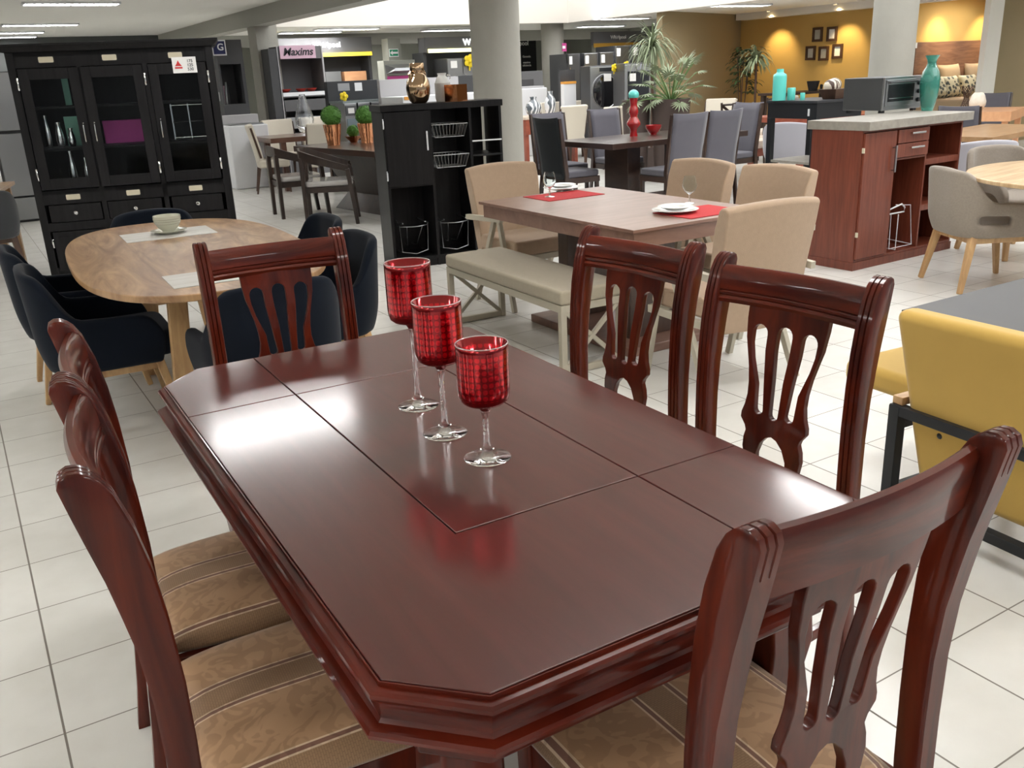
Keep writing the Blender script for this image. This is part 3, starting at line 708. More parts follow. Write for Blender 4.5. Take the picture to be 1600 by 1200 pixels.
# ------------------------------------------------------------------ china hutch
HW, HD, HH = 1.57, .42, 1.87
hu = thing('china_hutch', 'tall black china hutch with three glass doors and small round-knobbed drawers', 'hutch', (.565, 8.53, 0), -15)
bm = NB(); F = 0
box(bm, 0, .06, 0, HD, 0, 1.82); box(bm, HW-.06, HW, 0, HD, 0, 1.82)
box(bm, .06, HW-.06, HD-.02, HD, .05, 1.80); box(bm, .06, HW-.06, 0, HD-.02, .05, .09); box(bm, .06, HW-.06, 0, HD-.02, .70, .735)
box(bm, .06, HW-.06, 0, HD-.02, 1.78, 1.82); box(bm, .06, HW-.06, .03, HD-.02, 1.05, 1.07); box(bm, .06, HW-.06, .03, HD-.02, 1.38, 1.40)
box(bm, .06, HW-.06, 0, .02, 1.70, 1.82); box(bm, .06, HW-.06, 0, .02, .62, .735); box(bm, .06, HW-.06, 0, .02, .40, .47); box(bm, .06, HW-.06, 0, .02, 0, .06)
for x in (.523, 1.022): box(bm, x-.02, x+.02, 0, .02, .05, 1.8); box(bm, x-.01, x+.01, .02, HD-.02, .05, 1.8)
obj('body', bm, BLACKW, hu, bev=.002)
bm = NB(); hexa(bm, [(-.02, -.02, 1.82), (HW+.02, -.02, 1.82), (HW+.02, HD+.01, 1.82), (-.02, HD+.01, 1.82)], [(-.05, -.05, 1.865), (HW+.05, -.05, 1.865), (HW+.05, HD+.02, 1.865), (-.05, HD+.02, 1.865)])
box(bm, -.055, HW+.055, -.055, HD+.02, 1.865, 1.88); obj('cornice', bm, BLACKW, hu, bev=.002)
bays = ((.070, .515), (.530, 1.000), (1.045, 1.500))
for k, (a, b) in enumerate(bays):
    d = obj('door', (lambda bm: (box(bm, a, a+.075, -.022, -.001, .745, 1.695), box(bm, b-.075, b, -.022, -.001, .745, 1.695), box(bm, a+.075, b-.075, -.022, -.001, .745, .83), box(bm, a+.075, b-.075, -.022, -.001, 1.61, 1.695)) and bm)(NB()), BLACKW, hu, bev=.003)
    bx('pane', THING, d, a+.07, b-.07, -.014, -.010, .825, 1.615)
    hx = b-.035 if k == 0 else a+.035
    bm = NB(); tube(bm, [(hx, -.022, 1.10), (hx, -.045, 1.115), (hx, -.05, 1.18), (hx, -.045, 1.245), (hx, -.022, 1.26)], .006); obj('handle', bm, CHROME, d)
    for hz_ in (.87, 1.58):
        hx = a-.012 if k == 0 else b+.012
        bm = NB(); tube(bm, [(hx, -.012, hz_-.045), (hx, -.018, hz_-.03), (hx, -.018, hz_+.03), (hx, -.012, hz_+.045)], .009); obj('hinge', bm, CHROME, d)
    bm = NB(); box(bm, a+.02, b-.02, -.012, .0, .475, .615); dr = obj('drawer', bm, BLACKW, hu, bev=.003)
    bm = NB(); lathe(bm, [(0, 0), (.006, 0), (.006, .012), (.015, .018), (.017, .026), (.010, .033), (0, .034)], 16); bmesh.ops.transform(bm, matrix=Matrix.Translation(((a+b)/2, -.012, .545)) @ Matrix.Rotation(PI/2, 4, 'X'), verts=bm.verts)
    obj('knob', bm, CHROME, dr)
    bm = NB(); box(bm, a+.01, b-.01, -.012, 0, .065, .395); box(bm, a+.05, b-.05, -.016, -.012, .105, .355); ld_ = obj('lower_door', bm, BLACKW, hu, bev=.003)
    bm = NB(); hx = a+.0 if k == 0 else b; tube(bm, [(hx, -.012, .27), (hx, -.02, .285), (hx, -.02, .32), (hx, -.012, .335)], .008); obj('hinge', bm, CHROME, ld_)
    for z in (1.758, .675):
        cx = (a+b)/2+(.0 if z < 1 else 0)
        bm = NB(); prism(bm, rrect(cx-.055, cx+.055, z-.022, z+.022, .008, 3), 0, .006, mtx=Matrix.Rotation(PI/2, 4, 'X')); pl = obj('name_plate', bm, BRASSP, hu, bev=.001)
        bm = NB(); prism(bm, rrect(cx-.062, cx+.062, z-.029, z+.029, .010, 3), 0, .003, mtx=Matrix.Rotation(PI/2, 4, 'X')); obj('plate_frame', bm, BLACKD, pl)
pt = thing('price_card', 'white price card with a red logo taped on the right hutch door', 'price card', hu.matrix_basis @ Vector((1.19, -.026, 1.63)), -15)
bx('card', PAPER, pt, 0, .19, -.003, 0, 0, .125)
bm = NB(); prism(bm, [(.02, .055), (.075, .055), (.06, .075), (.0475, .10), (.035, .075)], 0, .001, mtx=Matrix.Translation((0, -.0035, 0)) @ Matrix.Rotation(PI/2, 4, 'X')); box(bm, .018, .078, -.005, -.0035, .035, .048); obj('logo', bm, REDINK, pt)
text('lettering', '175\n125\n530', INK, .032, pt, (.14, -.005, .06), ext=.0005)
def hut(x, y, z): return hu.matrix_basis @ Vector((x, y, z))
hm = Matrix.Translation(hu.location) @ Matrix.Rotation(R(-15), 4, 'Z')
def hutl(x, y, z): return hm @ Vector((x, y, z))
pt.location = hutl(1.24, -.026, 1.615)
def vase(name, prof, m, label, cat, loc, sub=0, n=28, group=None, rz=0):
    bm = NB(); lathe(bm, prof, n); return tag(obj(name, bm, m, ang=60), label, cat, group, loc, rz)
for x, z, h, r, l in ((.16, 1.071, .26, .028, 'tall slim silver vase on the middle shelf behind the left glass door'), (.25, 1.071, .20, .035, 'silver vase second from the left behind the left glass door'), (.34, 1.071, .15, .032, 'short silver vase beside the other two behind the left glass door'),
                      (.30, .736, .30, .036, 'tallest silver vase on the bottom shelf behind the left glass door'), (.41, .736, .24, .030, 'slim silver vase on the bottom shelf behind the left glass door')):
    q = hutl(x, .20, z); vase('vase', [(0, 0), (r*.7, 0), (r, h*.3), (r*.8, h*.6), (r*.45, h*.85), (r*.6, h), (r*.5, h), (r*.3, h*.8), (0, h*.7)], SILV, l, 'vase', q)
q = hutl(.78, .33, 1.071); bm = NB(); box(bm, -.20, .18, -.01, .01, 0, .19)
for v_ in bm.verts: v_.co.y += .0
tag(obj('cloth', bm, PINKREFL, bev=.008), 'hot pink slab standing in for a reflection in the middle hutch door', 'cloth', None, q, -15)  # slab that imitates a pink reflection in the door glass
q = hutl(.36, .30, 1.071); bm = NB(); box(bm, -.07, .13, -.008, .008, 0, .24); tag(obj('card', bm, AQUAREFL), 'pale aqua slab standing in for a reflection in the left hutch door', 'card', None, q, -15)  # slab that imitates an aqua reflection in the door glass
q = hutl(.34, .36, 1.402); bm = NB(); box(bm, -.02, .03, -.008, .008, 0, .28); tag(obj('card', bm, AQUAREFL), 'narrow pale aqua strip standing in for a reflection, upper shelf of the hutch', 'card', None, q, -15)  # narrower slab, also imitating an aqua reflection
q = hutl(1.30, .24, 1.071); sr = thing('wire_rack', 'small wire rack on the shelf behind the right hutch door', 'rack', q, -15)
bm = NB()
for x in (-.14, 0, .14):
    for y in (-.06, .06): tube(bm, [(x, y, 0), (x, y, .30)], .004, 6)
obj('upright', bm, CHROME, sr)
bm = NB()
for z in (.02, .15, .29): tube(bm, [(-.14, -.06, z), (.14, -.06, z), (.14, .06, z), (-.14, .06, z)], .004, 6, closed=True)
obj('rail', bm, CHROME, sr)

# ------------------------------------------------------------------ black bar cabinet
BA = -10.; bc = thing('bar_cabinet', 'black open bar cabinet with wire baskets and glass racks, left of the beige chairs', 'cabinet', (2.975, 6.785, 0), BA)
BW, BD, BH = 1.0, .36, 1.30
bm = NB(); X1, X2 = .375, .715
for x in (0, X1, X2, BW-.022): box(bm, x, x+.022, 0, BD, .0, BH-.05)
box(bm, 0, X2, BD-.012, BD, .05, BH-.05); box(bm, 0, BW, .0, BD, .06, .085); box(bm, 0, BW, .01, .03, 0, .06); box(bm, .022, X1, 0, BD, .66, .682); box(bm, X2+.022, BW-.022, 0, BD, .86, .878); box(bm, X2+.022, BW-.05, BD-.012, BD, .05, 1.25)
obj('body', bm, BLACKW, bc, bev=.0015)
bm = NB(); box(bm, -.012, BW+.012, -.012, BD+.01, BH-.05, BH); obj('countertop', bm, BLACKW, bc, bev=.003)
bm = NB(); box(bm, .012, X1+.004, -.018, -.001, .675, BH-.055); dd = obj('door', bm, BLACKW, bc, bev=.002)
bm = NB(); bar(bm, (X1-.03, -.034, .94), (X1-.03, -.034, 1.09), .012, .012); bar(bm, (X1-.03, -.018, .955), (X1-.03, -.034, .955), .008); bar(bm, (X1-.03, -.018, 1.075), (X1-.03, -.034, 1.075), .008); obj('handle', bm, WHITE, dd, bev=.003)
for z in (.76, 1.16):
    bm = NB(); tube(bm, [(.0, -.012, z-.035), (.0, -.02, z-.025), (.0, -.02, z+.025), (.0, -.012, z+.035)], .006); obj('hinge', bm, WHITE, dd)
bskt = []
for z in (1.03, .79):
    bm = NB(); a0, a1, y0, y1 = X1+.03, X2-.01, .01, .27; g_ = .028
    tube(bm, [(a0, y0, z+.10), (a1, y0, z+.10), (a1, y1, z+.10), (a0, y1, z+.10)], .0045, 6, closed=True)
    tube(bm, [(a0+g_, y0+.02, z), (a1-g_, y0+.02, z), (a1-g_, y1-.02, z), (a0+g_, y1-.02, z)], .003, 6, closed=True)
    for k in range(11):
        x = a0+(a1-a0)*k/10; xb = a0+g_+(a1-a0-2*g_)*k/10
        tube(bm, [(x, y0, z+.10), (xb, y0+.02, z), (xb, y1-.02, z), (x, y1, z+.10)], .0026, 5)
    for k in range(1, 6):
        y = y0+(y1-y0)*k/6; tube(bm, [(a0, y, z+.10), (a0+g_, y, z), (a1-g_, y, z), (a1, y, z+.10)], .0022, 5)
    obj('basket', bm, STEEL, bc)
def glass_rack(parent, x, y, zt, zb, m=STEEL, w=.24, d=.20):
    bm = NB(); r = .004
    for s in (-1, 1):
        tube(bm, [(x+s*w/2*.95-s*.02, y+d/2, zt+.02), (x+s*w/2, y-d/2, zt), (x+s*w/2*.92, y-d/2, zb+.02), (x+s*w/2*.9, y+d/2, zb)], r, 6)
        bm2 = None
        tube(bm, [(x+s*w/2*.8, y-d/2-.02, zt+.018), (x+s*w/2*1.1, y-d/2+.03, zt)], .007, 6)
    arc = [(x-w/2+w*k/10, y-d/2+.06*math.sin(PI*k/10)*-1, zt-.01) for k in range(11)]
    tube(bm, arc, r, 6); tube(bm, [(x-w/2*.92, y-d/2, zb+.02), (x, y-d/2-.03, zb), (x+w/2*.92, y-d/2, zb+.02)], r, 6)
    for k in (-.3, .25): tube(bm, [(x+k*w, y-d/2-.05, zt-.01), (x+k*w*.6, y-.02, zb+.06), (x+k*w*.4, y+d/2, zb+.05)], .003, 5)
    return obj('glass_rack', bm, m, parent)
glass_rack(bc, .20, .15, .35, .11); glass_rack(bc, .555, .15, .35, .11)
for z in (.985, .87, .42):
    bm = NB(); tube(bm, [(X2+.02, -.006, z), (BW-.01, -.006, z)], .006 if z != .87 else .003); obj('rail', bm, WHITE if z != .87 else BLKM, bc)
cm = Matrix.Translation(bc.location) @ Matrix.Rotation(R(BA), 4, 'Z')
def bcl(x, y, z): return cm @ Vector((x, y, z))
bm = NB(); jug = thing('vase', 'gold mercury glass jug vase with two small ears on the black bar cabinet', 'vase', bcl(.345, .12, BH), 20)
lathe(bm, [(0, 0), (.055, 0), (.075, .02), (.092, .07), (.097, .12), (.088, .17), (.066, .21), (.052, .225), (.055, .235), (.057, .30), (.054, .305), (.050, .30), (.048, .23), (.08, .17), (.085, .10), (.06, .02), (0, .012)], 40); obj('body', bm, GOLDV, jug, ang=60)
for s in (-1, 1):
    bm = NB(); tube(bm, [(s*.060, 0, .235), (s*.082, 0, .240), (s*.092, 0, .222), (s*.085, 0, .19)], [.007, .010, .009, .006], 8); obj('ear', bm, GOLDV, jug)
bm = NB(); jr = thing('jar', 'white glazed jar with a collared neck on the black bar cabinet', 'vase', bcl(.58, .22, BH), 0)
lathe(bm, [(0, 0), (.055, 0), (.063, .03), (.064, .13), (.066, .135), (.066, .145), (.060, .15), (.045, .185), (.033, .20), (.036, .215), (.040, .22), (.036, .222), (.03, .20), (0, .19)], 32); obj('body', bm, WHITEC, jr, ang=50)
bm = NB(); tube(bm, [(.036, -.02, .205), (.058, -.03, .20), (.060, -.03, .17)], .007); obj('ear', bm, WHITEC, jr)
cb_ = thing('candle_holder', 'square copper mosaic candle holder in front of the white jar', 'candle holder', bcl(.64, .06, BH), 22)
bm = NB()
for a in ((-.065, .065, -.065, -.06), (-.065, .065, .06, .065), (-.065, -.06, -.06, .06), (.06, .065, -.06, .06)): box(bm, *a, 0, .13)
obj('wall_panel', bm, COPPER, cb_)
bm = NB(); lathe(bm, [(0, 0), (.03, 0), (.03, .05), (.025, .052), (0, .05)], 20); obj('candle', bm, BLACKD, cb_)

# ------------------------------------------------------------------ beige dining set with bench
bt = thing('dining_table', 'walnut-brown rectangular table laid with red placemats, beside the beige bench', 'dining table', (3.235, 4.18, 0), 0)
bm = NB(); box(bm, -.47, .47, -.76, .76, .735, .752); obj('tabletop', bm, WALN, bt, bev=.002)
bm = NB(); box(bm, -.45, .45, -.74, .74, .655, .733); obj('apron', bm, WALN, bt, bev=.003)
for y in (-.30, .30):
    bm = NB(); box(bm, -.16, .16, y-.05, y+.05, .05, .655); obj('pedestal', bm, WALND, bt, bev=.004)
bm = NB(); box(bm, -.28, .28, -.50, .50, 0, .05); obj('base', bm, WALN, bt, bev=.005)
flat_mat(3.27, 4.74, .7525, .42, .30, 0, 'red placemat at the far end of the walnut-brown table', REDP)
flat_mat(3.38, 3.62, .7525, .40, .30, 0, 'red placemat at the near right corner of the walnut-brown table', REDP)
def two_plates(x, y, la, lb):
    plate((x, y, .756), .125, .018, la, WHITEC); plate((x, y, .772), .095, .018, lb, WHITEC)
q = bp(878, 296, .757); two_plates(q.x, q.y, 'larger white plate, lower of the pair on the far red placemat', 'smaller white plate, upper of the pair on the far red placemat')
q = bp(1055, 331, .757); two_plates(q.x, q.y, 'larger white plate, lower of the pair on the near red placemat', 'smaller white plate, upper of the pair on the near red placemat')
def snifter(loc, label):
    t = thing('wine_glass', label, 'glass', loc)
    bm = NB(); lathe(bm, [(0, 0), (.032, .001), (.033, .003), (.008, .008), (.0045, .02), (.0045, .048), (.008, .054)], 28); obj('foot', bm, THING, t, ang=60)
    bm = NB(); lathe(bm, [(0, .052), (.008, .054), (.028, .068), (.040, .092), (.041, .105), (.036, .135), (.029, .155), (.028, .155), (.035, .135), (.0395, .105), (.038, .093), (.026, .07), (0, .056)], 28); obj('bowl', bm, THING, t, ang=60)
q = bp(859, 308, .7525); snifter(q, 'stemmed snifter glass in front of the far plates')
q = bp(1077, 318, .7525); snifter((q.x+.0, q.y+.0, .7525), 'stemmed snifter glass behind the near plates')
bn = thing('bench', 'long beige upholstered bench with crossed X braces, beside the walnut-brown table', 'bench', (2.70, 4.30, 0), -1.5)
bm = NB(); box(bm, -.20, .20, -.66, .66, .375, .452); obj('seat_cushion', bm, BENCHF, bn, bev=.018, seg=4)
bm = NB()
for x in (-.18, .18): bar(bm, (x, -.64, .355), (x, .64, .355), .03, .04)
for y in (-.64, .64): bar(bm, (-.18, y, .355), (.18, y, .355), .03, .04); bar(bm, (-.18, y, .02), (.18, y, .02), .03, .035)
obj('frame', bm, BEIGEF, bn, bev=.003)
for sx in (-1, 1):
    for sy in (-1, 1): bx('leg', BEIGEF, bn, sx*.18-.017, sx*.18+.017, sy*.64-.017, sy*.64+.017, 0, .375, bev=.003)
for y in (-.64, .64):
    bm = NB(); bar(bm, (-.17, y, .03), (.17, y, .345), .022, .02, (0, 1, 0)); bar(bm, (.17, y+.002, .03), (-.17, y+.002, .345), .022, .02, (0, 1, 0)); obj('cross_brace', bm, BEIGEF, bn)
def parson(label):
    t = thing('upholstered_chair', label, 'chair', (0, 0, 0), 0, 'beige upholstered chairs of the bench set')
    bm = NB(); N = 10; rg = []
    prof_ = [(.185, .30), (.19, .42), (.215, .62), (.25, .80), (.285, .905), (.30, .915), (.33, .915), (.345, .90), (.335, .80), (.305, .62), (.275, .42), (.255, .30)]
    for i in range(N+1):
        u = 2*i/N-1; rg.append([bm.verts.new((u*(.245+.03*(z-.3)/.6), y+.02-.035*u*u, z-(.018*u*u if z > .8 else 0))) for y, z in prof_])
    n = len(prof_)
    for i in range(N):
        for k in range(n): bm.faces.new((rg[i][k], rg[i][(k+1) % n], rg[i+1][(k+1) % n], rg[i+1][k]))
    bm.faces.new(rg[0]); bm.faces.new(rg[-1][::-1]); obj('backrest', bm, BEIGE, t, bev=.014, seg=3)
    bm = NB(); box(bm, -.25, .25, -.26, .22, .36, .46); obj('seat', bm, BEIGE, t, bev=.02, seg=3)
    bm = NB()
    for s in (-1, 1): bar(bm, (s*.265, -.25, .34), (s*.265, .20, .34), .025, .04); bar(bm, (s*.285, -.16, .60), (s*.285, .30, .575), .03, .035)
    bar(bm, (-.26, -.24, .34), (.26, -.24, .34), .025, .04); obj('frame', bm, BEIGEF, t, bev=.003)
    for s in (-1, 1):
        bm = NB(); bar(bm, (s*.28, -.12, .59), (s*.275, -.26, 0), .028, .035, (0, 1, 0)); obj('front_leg', bm, BEIGEF, t, bev=.003)
        bm = NB(); bar(bm, (s*.28, -.06, .59), (s*.275, .24, 0), .028, .035, (0, 1, 0)); obj('rear_leg', bm, BEIGEF, t, bev=.003)
    return t
c = parson('beige upholstered chair at the far end of the walnut-brown table, beside the black cabinet'); c.location = (3.27, 5.20, 0)
for x, y, a, l in ((3.92, 4.50, -90, 'beige upholstered chair on the far side, nearer the dark table'), (3.92, 3.85, -90, 'beige upholstered chair on the far side, nearer the cherry island'),
                   (3.14, 3.18, 176, 'nearest beige upholstered chair, its tall back toward the mahogany chairs')):
    dup(c, (x, y, 0), a, l)
def byY(px, py, Y): d = ray(px, py); t = Y/d.y; return Vector((d.x*t, Y, HC+d.z*t))
def byX(px, py, X): d = ray(px, py); t = X/d.x; return Vector((X, d.y*t, HC+d.z*t))
def span(pl, pr, pt, pb, Y):
    "X range and Z range of an upright rectangle facing the shop front at depth Y"
    pm = (pl+pr)/2; return byY(pl, pt, Y).x, byY(pr, pt, Y).x, byY(pm, pb, Y).z, byY(pm, pt, Y).z
# ------------------------------------------------------------------ dark dining set with slate chairs
dt = thing('dining_table', 'dark espresso pedestal table with the red vase and red bowl on it', 'dining table', (6.85, 8.13, 0), 2)
bm = NB(); box(bm, -1.0, 1.0, -.50, .50, .700, .76); obj('tabletop', bm, ESPR, dt, bev=.004)
for x in (-.45, .45): bx('pedestal', ESPR, dt, x-.09, x+.09, -.20, .20, .08, .70, bev=.005)
bx('base', ESPR, dt, -.70, .70, -.30, .30, 0, .08, bev=.005)
def tallchair(label, top=1.03, w=.46):
    t = thing('upholstered_chair', label, 'chair', (0, 0, 0), 0, 'slate grey high-back chairs with dark wooden edges')
    def slab(a, z0, z1, w0, w1, th, y0, y1, top_bow=.0, m=GREYF, nm='backrest', inset=0):
        bm = NB(); N = 8; rg = []
        for j in range(9):
            v = j/8; z = z0+(z1-z0)*v; yy = y0+(y1-y0)*v**1.4; ww = w0+(w1-w0)*v
            rg.append([bm.verts.new((ww/2*(2*i/N-1), yy+a+.018*(1-(2*i/N-1)**2), z+(top_bow*(2*i/N-1)**2 if j == 8 else 0))) for i in range(N+1)])
        for j in range(8):
            for i in range(N): bm.faces.new((rg[j][i], rg[j][i+1], rg[j+1][i+1], rg[j+1][i]))
        return obj(nm, bm, m, t, solid=th, norm=True)
    slab(.0, .40, top-.015, w-.05, w-.03, .045, .20, .29)
    slab(.028, .40, top, w-.03, w, .014, .20, .29, .012, GREYF, 'back_shell')
    bm = NB(); prism(bm, rrect(-w/2+.01, w/2-.01, -.23, .21, .04, 4), .41, .48); obj('seat', bm, SLATE_, t, bev=.02, seg=3)
    bx('seat_frame', ESPR, t, -w/2+.01, w/2-.01, -.23, .22, .35, .41, bev=.003)
    for s in (-1, 1):
        bm = NB(); hexa(bm, [(s*w/2-.012, .25, .0), (s*w/2+.012, .25, .0), (s*w/2+.012, .295, .0), (s*w/2-.012, .295, .0)], [(s*w/2-.012, .19, .45), (s*w/2+.012, .19, .45), (s*w/2+.012, .235, .45), (s*w/2-.012, .235, .45)])
        hexa(bm, [(s*w/2-.012, .19, .45), (s*w/2+.012, .19, .45), (s*w/2+.012, .235, .45), (s*w/2-.012, .235, .45)], [(s*w/2-.012, .275, top), (s*w/2+.012, .275, top), (s*w/2+.012, .31, top), (s*w/2-.012, .31, top)])
        obj('rear_post', bm, ESPR, t)
        bx('front_leg', ESPR, t, s*(w/2-.03)-.018, s*(w/2-.03)+.018, -.22, -.18, 0, .36, bev=.003)
    return t
SLATE_ = GREYF
tc_ = tallchair('slate grey high-back chair on the near side of the espresso table, left of its neighbour'); tc_.location = (6.50, 7.44, 0); tc_.rotation_euler.z = R(180)
kc = dup(tc_, (5.76, 8.20, 0), 90, 'charcoal-backed chair at the left end of the espresso table, beside the thick column')
for o_ in kc.children:
    if o_.name.startswith('back_shell'): o_.material_slots[0].link = 'OBJECT'; o_.material_slots[0].material = CHARL
for x, y, a, l in ((7.05, 7.50, 180, 'slate grey high-back chair on the near side of the espresso table, on the right'),
                   (6.10, 8.85, 0, 'slate grey high-back chair on the far side of the espresso table, left'), (6.95, 8.88, 0, 'slate grey high-back chair on the far side of the table, behind the red vase'),
                   (8.10, 8.20, -90, 'slate grey high-back chair at the right end of the espresso table, before the ivory chair')):
    dup(tc_, (x, y, 0), a, l)
q = bp(990, 213, .76)
rv = vase('vase', [(0, 0), (.045, 0), (.043, .02), (.036, .055), (.045, .085), (.078, .125), (.080, .14), (.070, .165), (.045, .205), (.040, .22), (.052, .245), (.055, .27), (.045, .31), (.038, .34), (.045, .39), (.052, .415), (.048, .415), (.034, .34), (.04, .28), (.03, .22), (.06, .14), (.02, .05), (0, .02)], REDV, 'tall wavy red glass vase on the espresso table, carrying a turquoise ball', 'vase', q)
bm = NB(); bmesh.ops.create_icosphere(bm, subdivisions=3, radius=.060); tag(obj('ball', bm, TURQ), 'turquoise ball resting in the mouth of the red vase', 'ball', None, (q.x, q.y, q.z+.445), 0)
q = bp(1021, 210, .76); vase('bowl', [(0, 0), (.035, 0), (.035, .008), (.065, .03), (.088, .07), (.095, .105), (.090, .105), (.08, .07), (.055, .035), (0, .02)], REDV, 'red glass bowl beside the red vase on the espresso table', 'bowl', q)

# ------------------------------------------------------------------ espresso table with copper planters
et = thing('dining_table', 'dark espresso dining table carrying the boxwood balls in copper pots', 'dining table', (4.42, 10.35, 0), 8)
bm = NB(); box(bm, -.60, .60, -.95, .95, .69, .76); obj('tabletop', bm, ESPR, et, bev=.004)
bm = NB(); hexa(bm, [(-.32, -.55, 0), (.32, -.55, 0), (.32, .55, 0), (-.32, .55, 0)], [(-.20, -.40, .2), (.20, -.40, .2), (.20, .40, .2), (-.20, .40, .2)]); hexa(bm, [(-.20, -.40, .2), (.20, -.40, .2), (.20, .40, .2), (-.20, .40, .2)], [(-.42, -.65, .69), (.42, -.65, .69), (.42, .65, .69), (-.42, .65, .69)])
obj('pedestal', bm, ESPD, et, bev=.004)
def topiary(loc, s, label, bowl=False):
    t = thing('potted_topiary', label, 'plant', loc, random.uniform(0, 90), 'boxwood balls in copper pots')
    h = .245*s if not bowl else .09*s
    bm = NB(); r0, r1 = (.072*s, .105*s) if not bowl else (.045*s, .125*s)
    N = 40; rings = []
    for z, r in ((0, 0), (0, r0), (h*.5, (r0+r1)/2), (h, r1), (h, r1*.93), (h*.8, 0)):
        rings.append([bm.verts.new(((r*(1+.045*(k % 2)))*math.cos(2*PI*k/N), (r*(1+.045*(k % 2)))*math.sin(2*PI*k/N), z)) for k in range(N)])
    for i in range(len(rings)-1):
        for k in range(N): bm.faces.new((rings[i][k], rings[i][(k+1) % N], rings[i+1][(k+1) % N], rings[i+1][k]))
    bmesh.ops.remove_doubles(bm, verts=bm.verts, dist=1e-5); obj('pot', bm, COPPER, t, ang=20)
    bm = NB(); rb = .122*s if not bowl else .085*s; cz = h+rb*.78
    bmesh.ops.create_icosphere(bm, subdivisions=3, radius=rb*.93, matrix=Matrix.Translation((0, 0, cz)))
    rn = random.Random(3)
    for k in range(900):
        u = rn.uniform(-1, 1); a = rn.uniform(0, 2*PI); q = math.sqrt(1-u*u); d = Vector((q*math.cos(a), q*math.sin(a), u))
        e1 = d.orthogonal().normalized(); e1.rotate(Matrix.Rotation(rn.uniform(0, 6), 3, d)); e2 = d.cross(e1); c = Vector((0, 0, cz))+d*rb*rn.uniform(.93, 1.03)
        L = .014*s; tilt = d*rn.uniform(-.006, .010)
        bm.faces.new([bm.verts.new(p) for p in (c-e1*L, c+e2*L*.5+tilt, c+e1*L, c-e2*L*.5-tilt*.3)])
    obj('foliage', bm, GREENB, t, ang=10, norm=False)
topiary(bp(522, 227, .76), 1.0, 'large boxwood ball in a tapered fluted copper pot, nearest the glass vase')
topiary(bp(574, 223, .76), .95, 'boxwood ball in a fluted copper pot, half hidden by the black cabinet')
topiary(bp(553, 222, .76), .85, 'small boxwood ball in a low copper bowl between the two pots', True)
def curvechair(label):
    t = thing('open_arm_chair', label, 'chair', (0, 0, 0), 0, 'dark open-arm chairs with plastic-wrapped seats')
    P = [(-.27, -.20, .60), (-.28, -.02, .665), (-.275, .12, .715), (-.22, .235, .755), (0, .265, .765), (.22, .235, .755), (.275, .12, .715), (.28, -.02, .665), (.27, -.20, .60)]
    bm = NB(); rg = []
    for i, (x, y, z) in enumerate(P):
        hgt = .065+.055*(1-abs(i-4)/4); L = math.hypot(x, y); nx, ny = x/L, y/L; th = .012
        rg.append([bm.verts.new(p) for p in ((x-nx*th, y-ny*th, z-hgt/2), (x+nx*th, y+ny*th, z-hgt/2), (x+nx*th*1.6, y+ny*th*1.6, z+hgt/2), (x-nx*th*.6, y-ny*th*.6, z+hgt/2))])
    for i in range(len(rg)-1):
        for k in range(4): bm.faces.new((rg[i][k], rg[i][(k+1) % 4], rg[i+1][(k+1) % 4], rg[i+1][k]))
    bm.faces.new(rg[0]); bm.faces.new(rg[-1][::-1]); obj('back_rail', bm, ESPD, t, bev=.003)
    for s in (-1, 1):
        bm = NB(); bar(bm, (s*.27, -.20, .60), (s*.235, -.25, 0), .075, .04, (0, 1, 0), .05, .035); obj('front_leg', bm, ESPD, t, bev=.004)
        bm = NB(); bar(bm, (s*.20, .235, .73), (s*.215, .235, 0), .08, .04, (0, 1, 0), .05, .035); obj('rear_leg', bm, ESPD, t, bev=.004)
    bm = NB()
    for a, b in (((-.23, -.22), (.23, -.22)), ((-.21, .22), (.21, .22)), ((-.23, -.22), (-.21, .22)), ((.23, -.22), (.21, .22))): bar(bm, (*a, .385), (*b, .385), .025, .06)
    obj('seat_frame', bm, ESPD, t, bev=.003)
    bm = NB(); prism(bm, rrect(-.235, .235, -.24, .22, .04, 4), .415, .475); obj('seat', bm, PLASTF, t, bev=.025, seg=3)
    return t
cc = curvechair('dark open-arm chair with wrapped white seat, nearest the camera left of the copper pots'); cc.location = (3.58, 9.76, 0); cc.rotation_euler.z = R(66); cc.scale = (1.12, 1.12, 1)
dup(cc, (3.50, 10.62, 0), 84, 'dark open-arm chair with wrapped white seat, behind and left of the nearest one'); dup(cc, (4.45, 9.15, 0), 185, 'dark open-arm chair mostly hidden behind the black bar cabinet')
BRWN = WOOD('reddish_brown_wood', (.10, .042, .026), (.15, .066, .042), .35, .5, (3, 14, 8), .7)
# brown table with ivory chairs behind it
b2 = thing('dining_table', 'reddish-brown table among ivory chairs, carrying the tall clear glass vase', 'dining table', (4.85, 13.55, 0), 0)
bm = NB(); box(bm, -.85, .75, -.45, .45, .69, .76); obj('tabletop', bm, BRWN, b2, bev=.004)
for sx in (-1, 1):
    for sy in (-1, 1): bx('leg', BRWN, b2, sx*.66-.04, sx*.66+.04, sy*.38-.04, sy*.38+.04, 0, .69, bev=.004)
gv = thing('vase', 'tall faceted clear glass vase on the reddish-brown table', 'vase', bp(478, 205, .76), 15)
bm = NB(); lathe(bm, [(0, 0), (.09, 0), (.13, .08), (.15, .18), (.12, .30), (.08, .42), (.055, .50), (.045, .56), (.035, .56), (.045, .49), (.07, .41), (.11, .29), (.135, .18), (.115, .09), (0, .03)], 12)
obj('body', bm, MAT('cut_glass', (.95, .97, 1), .03, trans=1, ior=1.35, bump=(28, 1.)), gv, ang=20)
